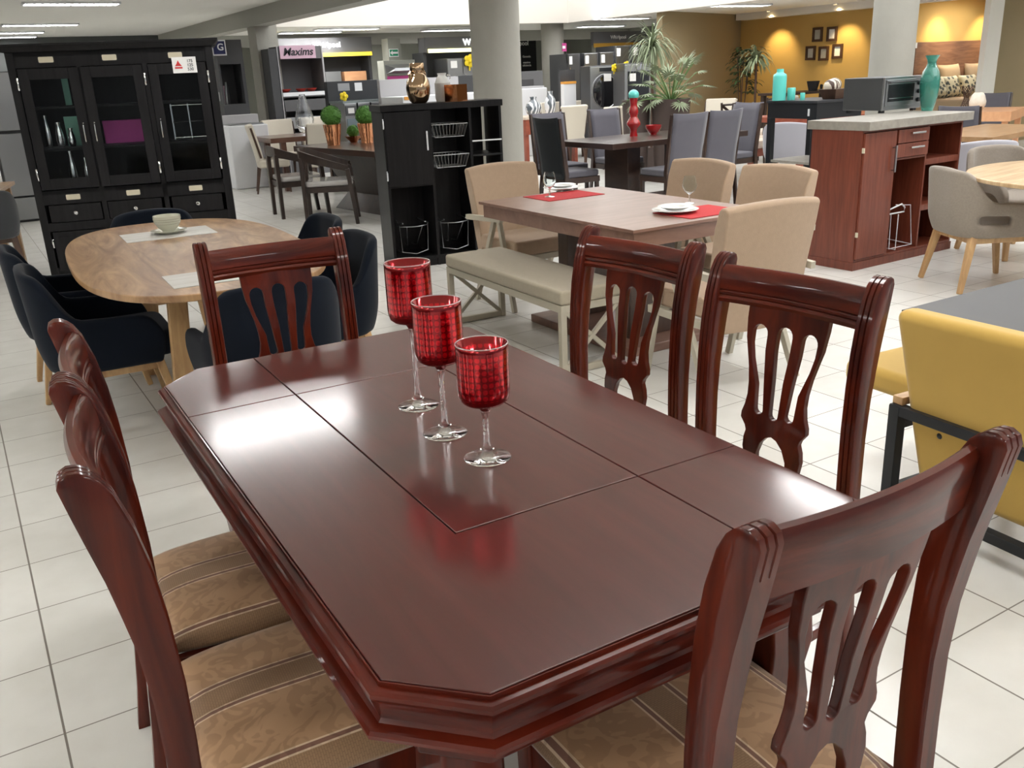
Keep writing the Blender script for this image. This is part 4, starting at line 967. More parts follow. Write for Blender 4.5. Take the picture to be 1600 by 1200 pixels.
def ivory(label, m=WHITEF, top=.96, w=.50):
    t = thing('upholstered_chair', label, 'chair', (0, 0, 0), 0, 'ivory and cream upholstered chairs')
    bm = NB(); N = 8; rg = []
    for j in range(9):
        v = j/8; z = .36+(top-.36)*v
        rg.append([bm.verts.new((w/2*(2*i/N-1)*(1-.08*(1-v)), .16+.11*v**1.3-.05*(2*i/N-1)**2, z)) for i in range(N+1)])
    for j in range(8):
        for i in range(N): bm.faces.new((rg[j][i], rg[j][i+1], rg[j+1][i+1], rg[j+1][i]))
    obj('backrest', bm, m, t, solid=.07, bev=.02, seg=3)
    bm = NB(); prism(bm, rrect(-w/2, w/2, -.26, .18, .05, 4), .36, .47); obj('seat', bm, m, t, bev=.03, seg=3)
    for sx in (-1, 1):
        bm = NB(); bar(bm, (sx*.20, -.21, .36), (sx*.21, -.23, 0), .04, .04, (0, 1, 0), .022, .022); obj('front_leg', bm, WALND, t)
        bm = NB(); bar(bm, (sx*.20, .17, .36), (sx*.21, .24, 0), .04, .04, (0, 1, 0), .022, .022); obj('rear_leg', bm, WALND, t)
        bm = NB(); bar(bm, (sx*(w/2+.006), .13, .50), (sx*(w/2+.010), .225, .92), .014, .03, (0, 1, 0)); obj('side_trim', bm, WALND, t, label='dark wood strip down the side of the back')
    return t
iv = ivory('white high-back chair seen from the side, between hutch and reddish-brown table'); iv.location = (4.02, 13.3, 0); iv.rotation_euler.z = R(75)
dup(iv, (byY(434, 190, 14.45).x, 14.3, 0), 0, 'cream chair behind the reddish-brown table, facing the camera, left of the glass vase')
dup(iv, (byY(494, 190, 14.45).x, 14.35, 0), 0, 'cream chair behind the brown table, just right of the clear glass vase')
dup(iv, (byY(496, 195, 12.65).x, 12.6, 0), 178, 'cream chair with its back to the camera, left of the boxwood ball')
# cream group behind the slate chairs
ct = thing('side_table', 'pale table with orange-brown drawer front carrying the two silvery vases', 'table', (byY(845, 182, 13.2).x, 13.2, 0), 0)
bx('tabletop', CREAMF, ct, -.5, .6, -.3, .3, .76, .80, bev=.004); bx('drawer_box', TERRA, ct, -.48, .58, -.28, .28, .52, .76, bev=.003)
for sx in (-.44, .54): bx('leg', TERRA, ct, sx-.03, sx+.03, -.25, .25, 0, .52)
MARB, n_, b_ = nt('swirled_silver_glass'); tcz = n_.nodes.new('ShaderNodeTexCoord'); wz = n_.nodes.new('ShaderNodeTexWave'); wz.inputs['Scale'].default_value = 5; wz.inputs['Distortion'].default_value = 7; lk(n_, tcz.outputs['Object'], wz.inputs['Vector'])
cz = n_.nodes.new('ShaderNodeValToRGB'); cz.color_ramp.elements[0].position = .45; cz.color_ramp.elements[0].color = (.10, .12, .14, 1); cz.color_ramp.elements[1].position = .6; cz.color_ramp.elements[1].color = (.75, .77, .8, 1); lk(n_, wz.outputs['Fac'], cz.inputs[0]); lk(n_, cz.outputs[0], b_.inputs['Base Color']); b_.inputs['Roughness'].default_value = .12; b_.inputs['Coat Weight'].default_value = 1
q = byY(834, 181, 13.05); vase('vase', [(0, 0), (.07, 0), (.12, .06), (.135, .13), (.115, .20), (.06, .245), (.045, .27), (.06, .31), (.05, .31), (.03, .26), (0, .2)], MARB, 'squat swirled silvery vase, left of the pair beside the thick column', 'vase', (q.x, 13.05, .80))
q = byY(860, 178, 13.15); vase('vase', [(0, 0), (.06, 0), (.09, .06), (.098, .16), (.085, .25), (.05, .31), (.04, .34), (.05, .38), (.04, .38), (.03, .32), (0, .2)], MARB, 'taller swirled silvery vase, right of the pair', 'vase', (q.x, 13.15, .80))
for px, Y, a, l in ((872, 14.0, 0, 'cream chair left of the group behind the slate chairs, below the slim column'), (912, 13.9, 0, 'cream chair in the middle of the group below the oval washer door'), (945, 11.3, 190, 'cream chair turned away from the camera, right of the group below the washer'), (885, 12.6, 178, 'cream chair hidden low behind the left slate chair')):
    q = byY(px, 160, Y); dup(iv, (q.x, Y, 0), a, l)
q = byX(1121, 160, 10.6); dup(iv, (10.6, q.y, 0), -60, 'ivory chair beside the big leafy planter, above the right slate chair')

# ------------------------------------------------------------------ cherry bar island with toaster oven
il = thing('kitchen_island', 'cherry laminate bar island with grey stone-look counter, drawers and open shelves', 'cabinet', (5.55, 4.31, 0), 1.5)
IW, ID, IH = 1.22, .44, 1.005
bm = NB(); xa, xb = .385, .775
box(bm, 0, .018, .0, ID, .075, IH); box(bm, xa-.009, xa+.009, 0, ID, .075, IH); box(bm, xb-.009, xb+.009, 0, ID, .075, IH); box(bm, IW-.018, IW, 0, ID, .075, IH)
box(bm, .018, IW-.018, ID-.012, ID, .075, IH); box(bm, 0, IW, .0, ID, .06, .078); box(bm, xa, xb, 0, ID-.02, .765, .78); box(bm, xb, IW, 0, ID-.02, .70, .745); box(bm, xb, IW, .0, ID-.02, .355, .40); box(bm, .018, IW-.018, 0, ID-.02, IH-.018, IH)
obj('body', bm, CHER, il, bev=.0015)
bm = NB(); box(bm, -.008, IW+.008, -.008, ID+.008, 0, .062); obj('plinth', bm, CHER, il, bev=.002)
bm = NB(); box(bm, -.01, IW+.035, -.06, ID+.04, IH, IH+.062); obj('countertop', bm, CONC, il, bev=.003)
bm = NB(); box(bm, .010, xa-.012, -.018, -.001, .085, .985); d_ = obj('door', bm, CHER, il, bev=.002)
bm = NB(); bar(bm, (xa-.045, -.045, .69), (xa-.045, -.045, .88), .016, .014); bar(bm, (xa-.045, -.018, .705), (xa-.045, -.045, .705), .010); bar(bm, (xa-.045, -.018, .865), (xa-.045, -.045, .865), .010); obj('handle', bm, STEEL, d_, bev=.003)
for z in (.25, .85): bx('hinge', BRASSP, d_, .002, .012, -.02, -.002, z, z+.035)
for z0, z1 in ((.785, .882), (.888, .985)):
    bm = NB(); box(bm, xa+.008, xb-.008, -.018, -.001, z0, z1); d_ = obj('drawer', bm, CHER, il, bev=.002)
    zc = z1-.03; bm = NB(); bar(bm, (xa+.13, -.045, zc), (xb-.10, -.045, zc), .014, .014); bar(bm, (xa+.15, -.018, zc), (xa+.15, -.045, zc), .010); bar(bm, (xb-.12, -.018, zc), (xb-.12, -.045, zc), .010); obj('handle', bm, CHROME, d_, bev=.003)
bm = NB(); x0, x1 = xa+.02, xb-.04
tube(bm, [(x0, .02, .40), (x0+.10, -.02, .44), (x0+.2, .02, .40), (x0+.24, .05, .36), (x0, .05, .36)], .006, 8)
tube(bm, [(x0+.05, .03, .36), (x0+.05, .02, .10), (x1, .02, .10), (x1, .06, .40), (x0+.2, .10, .41)], .004, 6); tube(bm, [(x0, .2, .12), (x0+.10, -.0, .09), (x0+.10, .0, .36)], .004, 6); tube(bm, [(x0, .30, .12), (x1, .30, .12), (x1, .02, .10)], .004, 6)
obj('wire_rack', bm, WHITE, il, label='white wire rack in the open bay')
io = bp(1377, 177.5, 1.067); om = thing('toaster_oven', 'silver and grey toaster oven with three black knobs on the grey counter', 'toaster oven', (io.x, io.y, 1.067), 2)
ow = byY(1442, 140, io.y).x-io.x; OW = max(.42, ow); oh = .27; od = .37
bx('casing', MAT('oven_grey', (.075, .078, .082), .45, .3), om, 0, OW, .01, od, .02, oh, bev=.008)
bm = NB(); box(bm, .0, OW, -.008, .012, .02, oh+.002); fc = obj('front_panel', bm, STEEL, om, bev=.004)
bm = NB(); box(bm, .02, OW*.80, -.016, -.008, .05, oh-.02); d_ = obj('door', bm, STEEL, om, bev=.004)
bx('window', MAT('oven_glass', (.008, .009, .010), .25), d_, .04, OW*.76, -.019, -.0155, .085, oh-.055, bev=.002)
bm = NB(); bar(bm, (.03, -.036, oh-.038), (OW*.78, -.036, oh-.038), .012); box(bm, .03, .05, -.036, -.016, oh-.048, oh-.03); box(bm, OW*.76, OW*.78, -.036, -.016, oh-.048, oh-.03); obj('handle', bm, DSTEEL, d_, bev=.003)
bm = NB(); bar(bm, (.05, -.020, .11), (OW*.75, -.020, .11), .005); obj('rack', bm, CHROME, d_)
for z in (.215, .15, .085):
    bm = NB(); lathe(bm, [(0, 0), (.018, 0), (.016, .018), (0, .018)], 20); bmesh.ops.transform(bm, matrix=Matrix.Translation((OW*.90, -.008, z)) @ Matrix.Rotation(PI/2, 4, 'X'), verts=bm.verts); obj('knob', bm, BLKM, om)
for x in (.04, OW-.04):
    for y in (.03, od-.04): bx('foot', BLKM, om, x-.02, x+.02, y-.015, y+.015, 0, .02)
q = byY(1449, 168, 4.68); q.z = 1.067; vase('vase', [(0, 0), (.042, 0), (.05, .03), (.065, .10), (.075, .19), (.073, .25), (.060, .30), (.040, .335), (.033, .36), (.036, .385), (.052, .415), (.055, .42), (.048, .42), (.03, .37), (.05, .31), (.066, .24), (.06, .13), (.04, .03), (0, .02)], TEALG, 'tall teal glass vase standing beside the toaster oven', 'vase', q, n=40)

# ------------------------------------------------------------------ black bar table with turquoise bottles
A = bp(1203, 157.5, 1.1); B = bp(1271, 158.5, 1.1)
ba = thing('bar_table', 'tall black bar table with grey top and lower shelf, left of the toaster oven', 'table', ((A.x), A.y, 0), -2)
Wb = .68; Db = .70; A2 = Vector((7.58, 6.46, 0))
ba.location = (A2.x, A2.y, 0)
bx('tabletop', BLKT, ba, 0, Wb, 0, Db, 1.075, 1.10, bev=.002)
bm = NB(); box(bm, .01, Wb-.01, .01, .03, .92, 1.075); box(bm, .01, Wb-.01, Db-.03, Db-.01, .92, 1.075); box(bm, .01, .03, .03, Db-.03, .92, 1.075); box(bm, Wb-.03, Wb-.01, .03, Db-.03, .92, 1.075); obj('apron', bm, BLKM, ba, bev=.002)
for x in (0.01, Wb-.07):
    for y in (.01, Db-.07): bx('leg', BLKM, ba, x, x+.06, y, y+.06, 0, .92, bev=.003)
bx('shelf', CONC, ba, .03, Wb-.03, .03, Db-.03, .46, .485); bx('handle', WHITE, ba, -.004, .01, .10, .115, .95, 1.02)
def tqbottle(px, pb, s, label, name='bottle', tall=True):
    q = bp(px, pb, 1.1); q.x = min(q.x, 8.1); 
    d = ray(px, pb); t = ((7.62 if tall else 7.72)/d.x); x, y = d.x*t, d.y*t
    pr = [(0, 0), (.068*s, 0), (.070*s, .01), (.070*s, .24*s), (.064*s, .262*s), (.040*s, .275*s), (.036*s, .285*s), (.036*s, .315*s), (.026*s, .315*s), (.024*s, .27*s), (0, .25*s)] if tall else [(0, 0), (.034*s, 0), (.035*s, .005), (.035*s, .10*s), (.033*s, .103*s), (0, .10*s)]
    return vase(name, pr, TURQ, label, 'bottle' if tall else 'cup', (x, y, 1.10))
tqbottle(1217, 155, 1., 'tall matte turquoise bottle on the black bar table')
tqbottle(1236, 153, 1.2, 'short turquoise tumbler touching the tall turquoise bottle', 'tumbler', False)
tqbottle(1254, 151, .7, 'smallest turquoise cup on the black bar table', 'tumbler', False)
q = byX(1302, 150, 7.95); bs = thing('basket', 'dark tapered basket on the bar table, left of the toaster oven', 'basket', (q.x, q.y, 1.10), 10)
bm = NB(); hexa(bm, [(-.085, -.07, 0), (.085, -.07, 0), (.085, .07, 0), (-.085, .07, 0)], [(-.13, -.10, .10), (.13, -.10, .10), (.13, .10, .10), (-.13, .10, .10)]); obj('body', bm, WALND, bs, bev=.004)
m, n_, b_ = nt('zebra_cloth'); tcz = n_.nodes.new('ShaderNodeTexCoord'); wz = n_.nodes.new('ShaderNodeTexWave'); wz.inputs['Scale'].default_value = 7; wz.inputs['Distortion'].default_value = 5; lk(n_, tcz.outputs['Object'], wz.inputs['Vector'])
cz = n_.nodes.new('ShaderNodeValToRGB'); cz.color_ramp.interpolation = 'CONSTANT'; cz.color_ramp.elements[0].color = (.06, .03, .02, 1); cz.color_ramp.elements[1].position = .45; cz.color_ramp.elements[1].color = (.62, .56, .47, 1); lk(n_, wz.outputs['Fac'], cz.inputs[0]); lk(n_, cz.outputs[0], b_.inputs['Base Color'])
ZEB = m
bm = NB(); bmesh.ops.create_icosphere(bm, subdivisions=3, radius=.075, matrix=Matrix.Translation((-.045, 0, .125)) @ Matrix.Diagonal((1, 1, .95, 1))); tag(obj('fabric_ball', bm, ZEB), 'brown and cream striped fabric ball, left of two in the dark basket', 'ball', None, (q.x, q.y, 1.10), 0)
bm = NB(); bmesh.ops.create_icosphere(bm, subdivisions=3, radius=.075, matrix=Matrix.Translation((.065, .01, .135)) @ Matrix.Diagonal((1, 1, .95, 1))); tag(obj('fabric_ball', bm, ZEB), 'brown and cream striped fabric ball in the basket, touching the toaster oven', 'ball', None, (q.x, q.y, 1.10), 30)

# ------------------------------------------------------------------ right: tweed armchairs and round oak table
r2 = thing('round_table', 'big round striped oak table at the right edge among tweed armchairs', 'dining table', (6.23, 2.87, 0), 10)
bm = NB(); prism(bm, ellipse(.90, .90, 72), .722, .75); obj('tabletop', bm, OAKSTR, r2, bev=.008, seg=3)
for k in range(4):
    a = PI/4+k*PI/2; bm = NB(); bar(bm, (.25*math.cos(a), .25*math.sin(a), .722), (.42*math.cos(a), .42*math.sin(a), 0), .07, .05); obj('leg', bm, OAK, r2, bev=.005)
bm = NB(); bar(bm, (-.28, 0, .69), (.28, 0, .69), .06); bar(bm, (0, -.28, .69), (0, .28, .69), .06); obj('apron', bm, OAK, r2)
ta = armchair('grey-beige tweed armchair on oak legs, the nearer one left of the round oak table', TWEED, 'grey-beige tweed armchairs', backh=.80, base=.36, armh=.58); ta.location = (5.84, 3.50, 0); ta.rotation_euler.z = R(62); ta.scale = (1.1, 1.1, 1)
dup(ta, (6.95, 3.95, 0), -20, 'grey-beige tweed armchair on the far side of the round oak table, mostly cut off')
# black table and mustard bench
bk = thing('dining_table', 'matte black rectangular table behind the mustard bench', 'dining table', (2.60, .95, 0), 0)
bx('tabletop', BLKT, bk, 0, 1.25, 0, .86, .675, .70, bev=.002)
for x in (.62, .98):
    for y in (.10, .76): bx('leg', BLKM, bk, x, x+.05, y-.025, y+.025, 0, .675, bev=.002)
for x in (.62, .98): bx('foot_bar', DSTEEL, bk, x, x+.05, .125, .735, 0, .03, label='dark steel bar lying on the floor')
mb = thing('bench', 'mustard upholstered bench with high back on a black steel frame, at the right edge', 'bench', (2.50, 1.30, 0), -4)
bm = NB(); hexa(bm, [(.03, -.26, .13), (.10, -.26, .13), (.10, .36, .13), (.03, .36, .13)], [(-.03, -.42, .735), (.07, -.42, .735), (.07, .475, .725), (-.03, .475, .725)]); obj('backrest', bm, YELF, mb, bev=.035, seg=5)
bm = NB(); box(bm, .13, .52, -.42, .80, .355, .445); obj('seat', bm, YELF, mb, bev=.03, seg=4)
bm = NB(); bar(bm, (.0, -.42, .385), (.0, .46, .385), .035, .035); bar(bm, (.50, -.42, .335), (.50, .66, .335), .035, .035); bar(bm, (.0, .44, .335), (.50, .44, .335), .035, .035); bar(bm, (.0, -.40, .335), (.50, -.40, .335), .035)
bar(bm, (.0, -.42, .085), (.0, .46, .085), .035, .035); bar(bm, (.0, .44, .085), (.50, .44, .085), .035); bar(bm, (-.0, .30, .12), (.14, .30, .12), .05, .02); bar(bm, (-.0, -.18, .12), (.14, -.18, .12), .05, .02)
obj('frame', bm, BLKM, mb, bev=.002)
for x, y in ((0, .44), (0, -.42), (.50, .66), (.50, -.42)): bx('leg', BLKM, mb, x-.02, x+.02, y-.02, y+.02, 0, .40, bev=.002)
bx('wood_block', OAK, mb, -.005, .10, .42, .46, .402, .43, bev=.003, label='small pale wood block on the corner post')
bm = NB()
for y, z in ((.28, .34), (.28, .17), (-.16, .34), (-.16, .17)): bmesh.ops.create_uvsphere(bm, u_segments=12, v_segments=8, radius=.014, matrix=Matrix.Translation((.018, y, z)))
obj('bolt', bm, BLKM, mb)

# ------------------------------------------------------------------ tables and chairs further right
def plain_table(name_l, x, y, rz, w, d, z, m, th=.05, leg=.07, name='dining_table'):
    t = thing(name, name_l, 'dining table', (x, y, 0), rz)
    bx('tabletop', m, t, -w/2, w/2, -d/2, d/2, z-th, z, bev=.003)
    for sx in (-1, 1):
        for sy in (-1, 1): bx('leg', m, t, sx*(w/2-leg)-leg/2, sx*(w/2-leg)+leg/2, sy*(d/2-leg)-leg/2, sy*(d/2-leg)+leg/2, 0, z-th)
    return t
q = bp(1540, 171, .76); PT = q.copy(); plain_table('light beech table with a thick squared top carrying the white ribbed vase', q.x, q.y, 22, 1.15, .8, .76, PEACH, .12)
q = bp(1545, 203, .74); plain_table('mid-brown oak table right behind the cherry island', q.x, q.y, 10, 1.7, .75, .74, WALNL, .05)
tub = armchair('silver-grey tub chair right behind the cherry island', SILVF, 'silver-grey tub chairs', backh=.78, slot=False, legs=WALND, armh=.62, name='tub_chair'); q = bp(1540, 214, .80); tub.location = (q.x+.15, q.y+.22, 0); tub.rotation_euler.z = R(150); tub.scale = (1.15, 1.1, 1)
q = byX(1236, 230, 9.2); dup(tub, (9.2, q.y, 0), 120, 'silver-grey tub chair seen through the frame of the black bar table')
dup(tub, (9.55, 6.48, 0), 20, 'silver-grey tub chair on the far side of the mid-brown oak table')
q = byY(1526, 169, 5.95); vase('ribbed_vase', [(0, 0), (.06, 0), (.10, .06), (.105, .11), (.08, .19), (.055, .225), (.045, .225), (.05, .19), (0, .1)], MAT('ribbed_white', (.75, .70, .60), .4, var=.15, vs_=40), 'white ribbed vase on the light beech table', 'vase', bp(1526, 172, .76), n=22)
q = bp(1508, 171, .76); wv = thing('wire_vase', 'tall twisted brown wire vase beside the white ribbed vase', 'vase', (q.x, q.y, .76), 0)
bm = NB()
for k in range(12):
    a = 2*PI*k/12; tube(bm, [((.03+.045*abs(1-2*j/8)**1.2)*math.cos(a+j*.45), (.03+.045*abs(1-2*j/8)**1.2)*math.sin(a+j*.45), .30*j/8) for j in range(9)], .005, 5)
obj('body', bm, WALND, wv)
for px, X, a, l in ((1516, 10.4, 100, 'small dark chair seen at the corner of the grey counter, behind the island'), (1550, 13.1, -60, 'dark chair behind the light beech table, right of the ribbed vase')):
    q = byX(px, 170, X); c = dup(tc_, (X, q.y, 0), a, l)
    c.scale = (1, 1, .88)
# terracotta table, cream seats, X-back chairs
plain_table('terracotta dining table with glass top, behind the black bar table', 10.75, 9.0, -6, 1.9, 1.15, .76, TERRA, .07, name='dining_table')
def stool(x, y, rz, label):
    t = thing('bench', label, 'bench', (x, y, 0), rz, 'cream cushioned terracotta benches'); bx('cushion', CREAMF, t, -.32, .32, -.2, .2, .41, .52, bev=.015, seg=3); bx('frame', TERRA, t, -.33, .33, -.21, .21, .32, .41)
    for sx in (-1, 1):
        for sy in (-1, 1): bx('leg', TERRA, t, sx*.29-.02, sx*.29+.02, sy*.18-.02, sy*.18+.02, 0, .32)
q = byY(1177, 222, 8.9); stool(q.x, 8.9, 10, 'cream cushioned bench between the slate chair and the black bar table'); q = byX(1222, 222, 9.9); stool(9.95, q.y+.15, 10, 'cream cushioned bench seen through the bar table frame')
def xchair(label):
    t = thing('x_back_chair', label, 'chair', (0, 0, 0), 0, 'dark X-back chairs')
    bm = NB()
    for s in (-1, 1): tube(bm, [(s*.20, .24, 0), (s*.20, .20, .45), (s*.215, .26, .98)], .016, 8)
    obj('rear_post', bm, ESPD, t)
    bm = NB(); tube(bm, [(-.215, .26, .95), (0, .285, .96), (.215, .26, .95)], .014, 8); obj('back_rail', bm, ESPD, t); bm = NB(); tube(bm, [(-.205, .22, .60), (0, .245, .60), (.205, .22, .60)], .012, 8); obj('back_rail', bm, ESPD, t)
    bm = NB(); bar(bm, (-.205, .222, .60), (.215, .26, .95), .035, .012, (0, 1, 0)); bar(bm, (.205, .225, .60), (-.215, .263, .95), .035, .012, (0, 1, 0)); obj('cross_brace', bm, ESPD, t)
    bm = NB(); prism(bm, rrect(-.22, .22, -.22, .22, .05, 4), .42, .48); obj('seat', bm, CREAMF, t, bev=.015)
    for s in (-1, 1):
        bm = NB(); tube(bm, [(s*.18, -.18, .42), (s*.20, -.20, 0)], .015, 8); obj('front_leg', bm, ESPD, t)
    return t
xc = xchair('dark X-back chair nearest the turquoise bottle, beside the terracotta table'); q = byX(1192, 150, 10.9); xc.location = (10.9, q.y, 0); xc.rotation_euler.z = R(185)
q = byX(1160, 150, 9.6); dup(xc, (9.6, q.y, 0), 120, 'dark X-back chair on the left of the pair, seen edge-on')
q = byX(1290, 145, 12.3); dup(xc, (12.3, q.y, 0), 200, 'dark X-back chair behind the striped fabric balls')
q = byX(1215, 148, 11.5); dup(iv, (11.5, q.y, 0), 200, 'cream chair behind the X-back chair near the yellow wall')
plain_table('dark topped table against the yellow wall, carrying the small black pot', 12.9, 11.3, 0, 1.6, .6, .98, ESPD, .04, name='high_table')
q = byY(1270, 140, 11.15); vase('pot', [(0, 0), (.07, 0), (.11, .16), (.10, .16), (.07, .02), (0, .02)], BLACKD, 'small flared black pot on the high table before the yellow wall', 'pot', (q.x, 11.15, .98), n=20)
q = byY(1283, 140, 11.15); vase('candlestick', [(0, 0), (.03, 0), (.02, .03), (.028, .07), (.02, .10), (0, .10)], BLACKD, 'short dark candlestick right of the black pot', 'candlestick', (q.x, 11.15, .98), n=16)

# ------------------------------------------------------------------ plants
def blade(bm, base, d, L, wd, droop, n=7):
    d = Vector(d).normalized(); side = d.cross(Vector((0, 0, 1)));  side = side.normalized() if side.length > .01 else Vector((1, 0, 0)); prev = None; p = Vector(base); v = d.copy()
    for i in range(n+1):
        t = i/n; w_ = wd*math.sin(PI*min(1, .12+t*.88))**.7 if t < 1 else .0005
        row = (bm.verts.new(p-side*w_/2), bm.verts.new(p+side*w_/2))
        if prev: bm.faces.new((prev[0], prev[1], row[1], row[0]))
        prev = row; p = p+v*(L/n); v.z -= droop/n; v.normalize()
def potted(name, label, loc, pr, ph):
    t = thing(name, label, 'plant', loc); bm = NB(); lathe(bm, [(0, 0), (pr*.78, 0), (pr, ph), (pr*.93, ph), (pr*.9, ph*.9), (0, ph*.9)], 32); obj('pot', bm, POTB, t, ang=40); return t
rn = random.Random(11)
q = byY(1048, 170, 9.6); ph = byY(1050, 154, 9.6).z
pl = potted('potted_philodendron', 'big leafy philodendron with lobed leaves in a brown planter', (q.x, 9.6, 0), .26, ph)
st = NB(); lf = NB()
for k in range(44):
    a = 2*PI*k/17+rn.uniform(-.2, .2); el = rn.uniform(.35, 1.25); L = rn.uniform(.22, .62); p = Vector((0, 0, ph*.95)); v = Vector((math.cos(a)*math.cos(el), math.sin(a)*math.cos(el), math.sin(el))); pts = [p.copy()]
    for i in range(6): p = p+v*L/6; v.z -= .05+.10*(1-el/1.3); v.normalize(); pts.append(p.copy())
    tube(st, pts, .006, 5)
    d = Vector((v.x, v.y, v.z-.25)).normalized(); sd = d.cross(Vector((0, 0, 1))).normalized(); up = sd.cross(d)
    LL = rn.uniform(.13, .21)
    for j in range(13):
        an = R(-130+260*j/12); dirn = (d*math.cos(an)+sd*math.sin(an)-up*.10*abs(math.sin(an))).normalized(); ln = LL*(1-.45*abs(an)/R(130))*rn.uniform(.9, 1.1)
        c = p+d*LL*.15; sdw = dirn.cross(up).normalized()*LL*.062
        vv = [lf.verts.new(x) for x in (c, c+dirn*ln*.45+sdw, c+dirn*ln-up*.02, c+dirn*ln*.45-sdw)]; lf.faces.new(vv)
obj('stem', st, LEAF, pl); obj('foliage', lf, LEAFP, pl, norm=False)
q = byY(994, 170, 9.95)
p2 = potted('potted_plant', 'low green plant in a brown planter, left of the philodendron', (q.x, 9.95, 0), .19, ph+.0)
bm = NB()
for k in range(26): a = rn.uniform(0, 2*PI); blade(bm, (.08*math.cos(a), .08*math.sin(a), ph*.9), (math.cos(a)*.7, math.sin(a)*.7, 1), rn.uniform(.12, .22), .03, 1.3)
obj('foliage', bm, LEAF, p2, norm=False)
DR = (1.6, 3.4)
def dracaena(px, py, Y, label, m, H=None, n=90, L=(.35, .62), pot=True, wd=.026, base_py=None):
    q = byY(px, py, Y); t = thing('potted_dracaena', label, 'plant', (q.x, Y, 0)); h = q.z
    bm = NB(); lathe(bm, [(0, 0), (.16, 0), (.20, .35), (.185, .35), (0, .31)], 24); obj('pot', bm, POTB, t)
    bm = NB(); tube(bm, [(0, 0, .30), (.02, .01, h*.5), (0, 0, h)], .022, 8); obj('stem', bm, WALND, t)
    bm = NB()
    for k in range(n):
        a = rn.uniform(0, 2*PI); el = rn.uniform(-.2, 1.35); blade(bm, (0, 0, h+rn.uniform(-.10, .05)), (math.cos(a)*math.cos(el), math.sin(a)*math.cos(el), math.sin(el)), rn.uniform(*L), wd, rn.uniform(*DR))
    obj('foliage', bm, m, t, norm=False); return t
dracaena(1019, 72, 10.9, 'tall dracaena with a fountain of narrow pale leaves behind the philodendron', LEAFP, L=(.36, .66), n=190, wd=.019)
dracaena(1182, 90, 12.6, 'taller of two floor plants against the yellow wall, arching narrow leaves', LEAFP, n=80, L=(.30, .52), wd=.035)
fp = potted('potted_plant', 'dark leafy floor plant in the corner of the yellow wall', (byY(1160, 150, 13.0).x, 13.0, 0), .18, .35)
bm = NB()
for k in range(110):
    a = rn.uniform(0, 2*PI); z = rn.uniform(.9, 1.75); r = rn.uniform(.02, .22); blade(bm, (r*math.cos(a), r*math.sin(a), z), (math.cos(a), math.sin(a), .5), rn.uniform(.16, .28), .07, 1.8, 5)
obj('foliage', bm, LEAFD, fp, norm=False)
bm = NB()
for k in range(5): tube(bm, [(.03*math.cos(k), .03*math.sin(k), .3), (.12*math.cos(k*1.3), .12*math.sin(k*1.3), 1.6)], .01, 6)
obj('stem', bm, WALND, fp)

# ------------------------------------------------------------------ yellow wall frames, headboard bed
for px, py, col, l in ((1278.5, 54, 0, 'small square frame, top left of the five on the yellow wall'), (1301, 53, 1, 'small square frame, top right of the five on the yellow wall'), (1267.5, 83, 0, 'small square frame, bottom left of the five on the yellow wall'),
                       (1288, 83.5, 0, 'small square frame, bottom middle of the five on the yellow wall'), (1309.5, 80, 1, 'small square frame, bottom right of the five on the yellow wall')):
    q = byX(px, py, 14.5); t = thing('picture_frame', l, 'picture frame', (14.495, q.y, q.z), -90, 'small frames on the yellow wall'); s_ = .115
    bm = NB()
    for a in ((-s_, s_, -.03, 0, -s_*1.1, -s_*.72), (-s_, s_, -.03, 0, s_*.72, s_*1.1), (-s_, -s_*.62, -.03, 0, -s_*.72, s_*.72), (s_*.62, s_, -.03, 0, -s_*.72, s_*.72)): box(bm, *a)
    obj('frame', bm, WALND, t); bx('picture', MAT('print_grey', (.40, .38, .33), .5) if not col else PAPER, t, -s_*.62, s_*.62, -.008, 0, -s_*.72, s_*.72)
bd = thing('bed', 'display bed with a broad wooden headboard below the yellow wall, right of the round column', 'bed', (14.55, 10.42, 0), 0)
hbw = byY(1562, 90, 10.4).x-14.56; bx('headboard', HEADB, bd, .0, hbw, -.06, 0, .3, 1.69, bev=.004); bx('side_panel', PEACH, bd, hbw-.5, hbw-.03, -.08, -.06, .3, 1.32, label='lighter wood panel at the right of the headboard')
bx('mattress', TANF, bd, 0.0, 1.9, -1.0, -.1, .45, .76, bev=.05, seg=3); bx('base', HEADB, bd, .02, 1.88, -.98, -.1, 0, .45)
def pillow(x, y, z, w, h, tilt, m, label, rz=0, group='bed pillows'):
    bm = NB(); N = 12
    top = [];
    for s in (1, -1):
        rows = []
        for j in range(N+1):
            r_ = []
            for i in range(N+1):
                u, v = 2*i/N-1, 2*j/N-1; t_ = .09*((1-u**4)*(1-v**4))**.5*s; pinch = 1-.06*(1-abs(u)**2)*abs(v)**3; r_.append(bm.verts.new((u*w/2*(1-.06*(1-v*v)), t_, h/2+v*h/2*(1-.06*(1-u*u)))))
            rows.append(r_)
        for j in range(N):
            for i in range(N): bm.faces.new((rows[j][i], rows[j][i+1], rows[j+1][i+1], rows[j+1][i]))
    bmesh.ops.remove_doubles(bm, verts=bm.verts, dist=1e-4); bmesh.ops.transform(bm, matrix=Matrix.Rotation(R(-tilt), 4, 'X'), verts=bm.verts)
    return tag(obj('pillow', bm, m, ang=180), label, 'pillow', group, (x, y, z), rz)
PATT, n_, b_ = nt('patterned_pillow'); tcz = n_.nodes.new('ShaderNodeTexCoord'); wz = n_.nodes.new('ShaderNodeTexVoronoi'); wz.inputs['Scale'].default_value = 15; lk(n_, tcz.outputs['Object'], wz.inputs['Vector'])
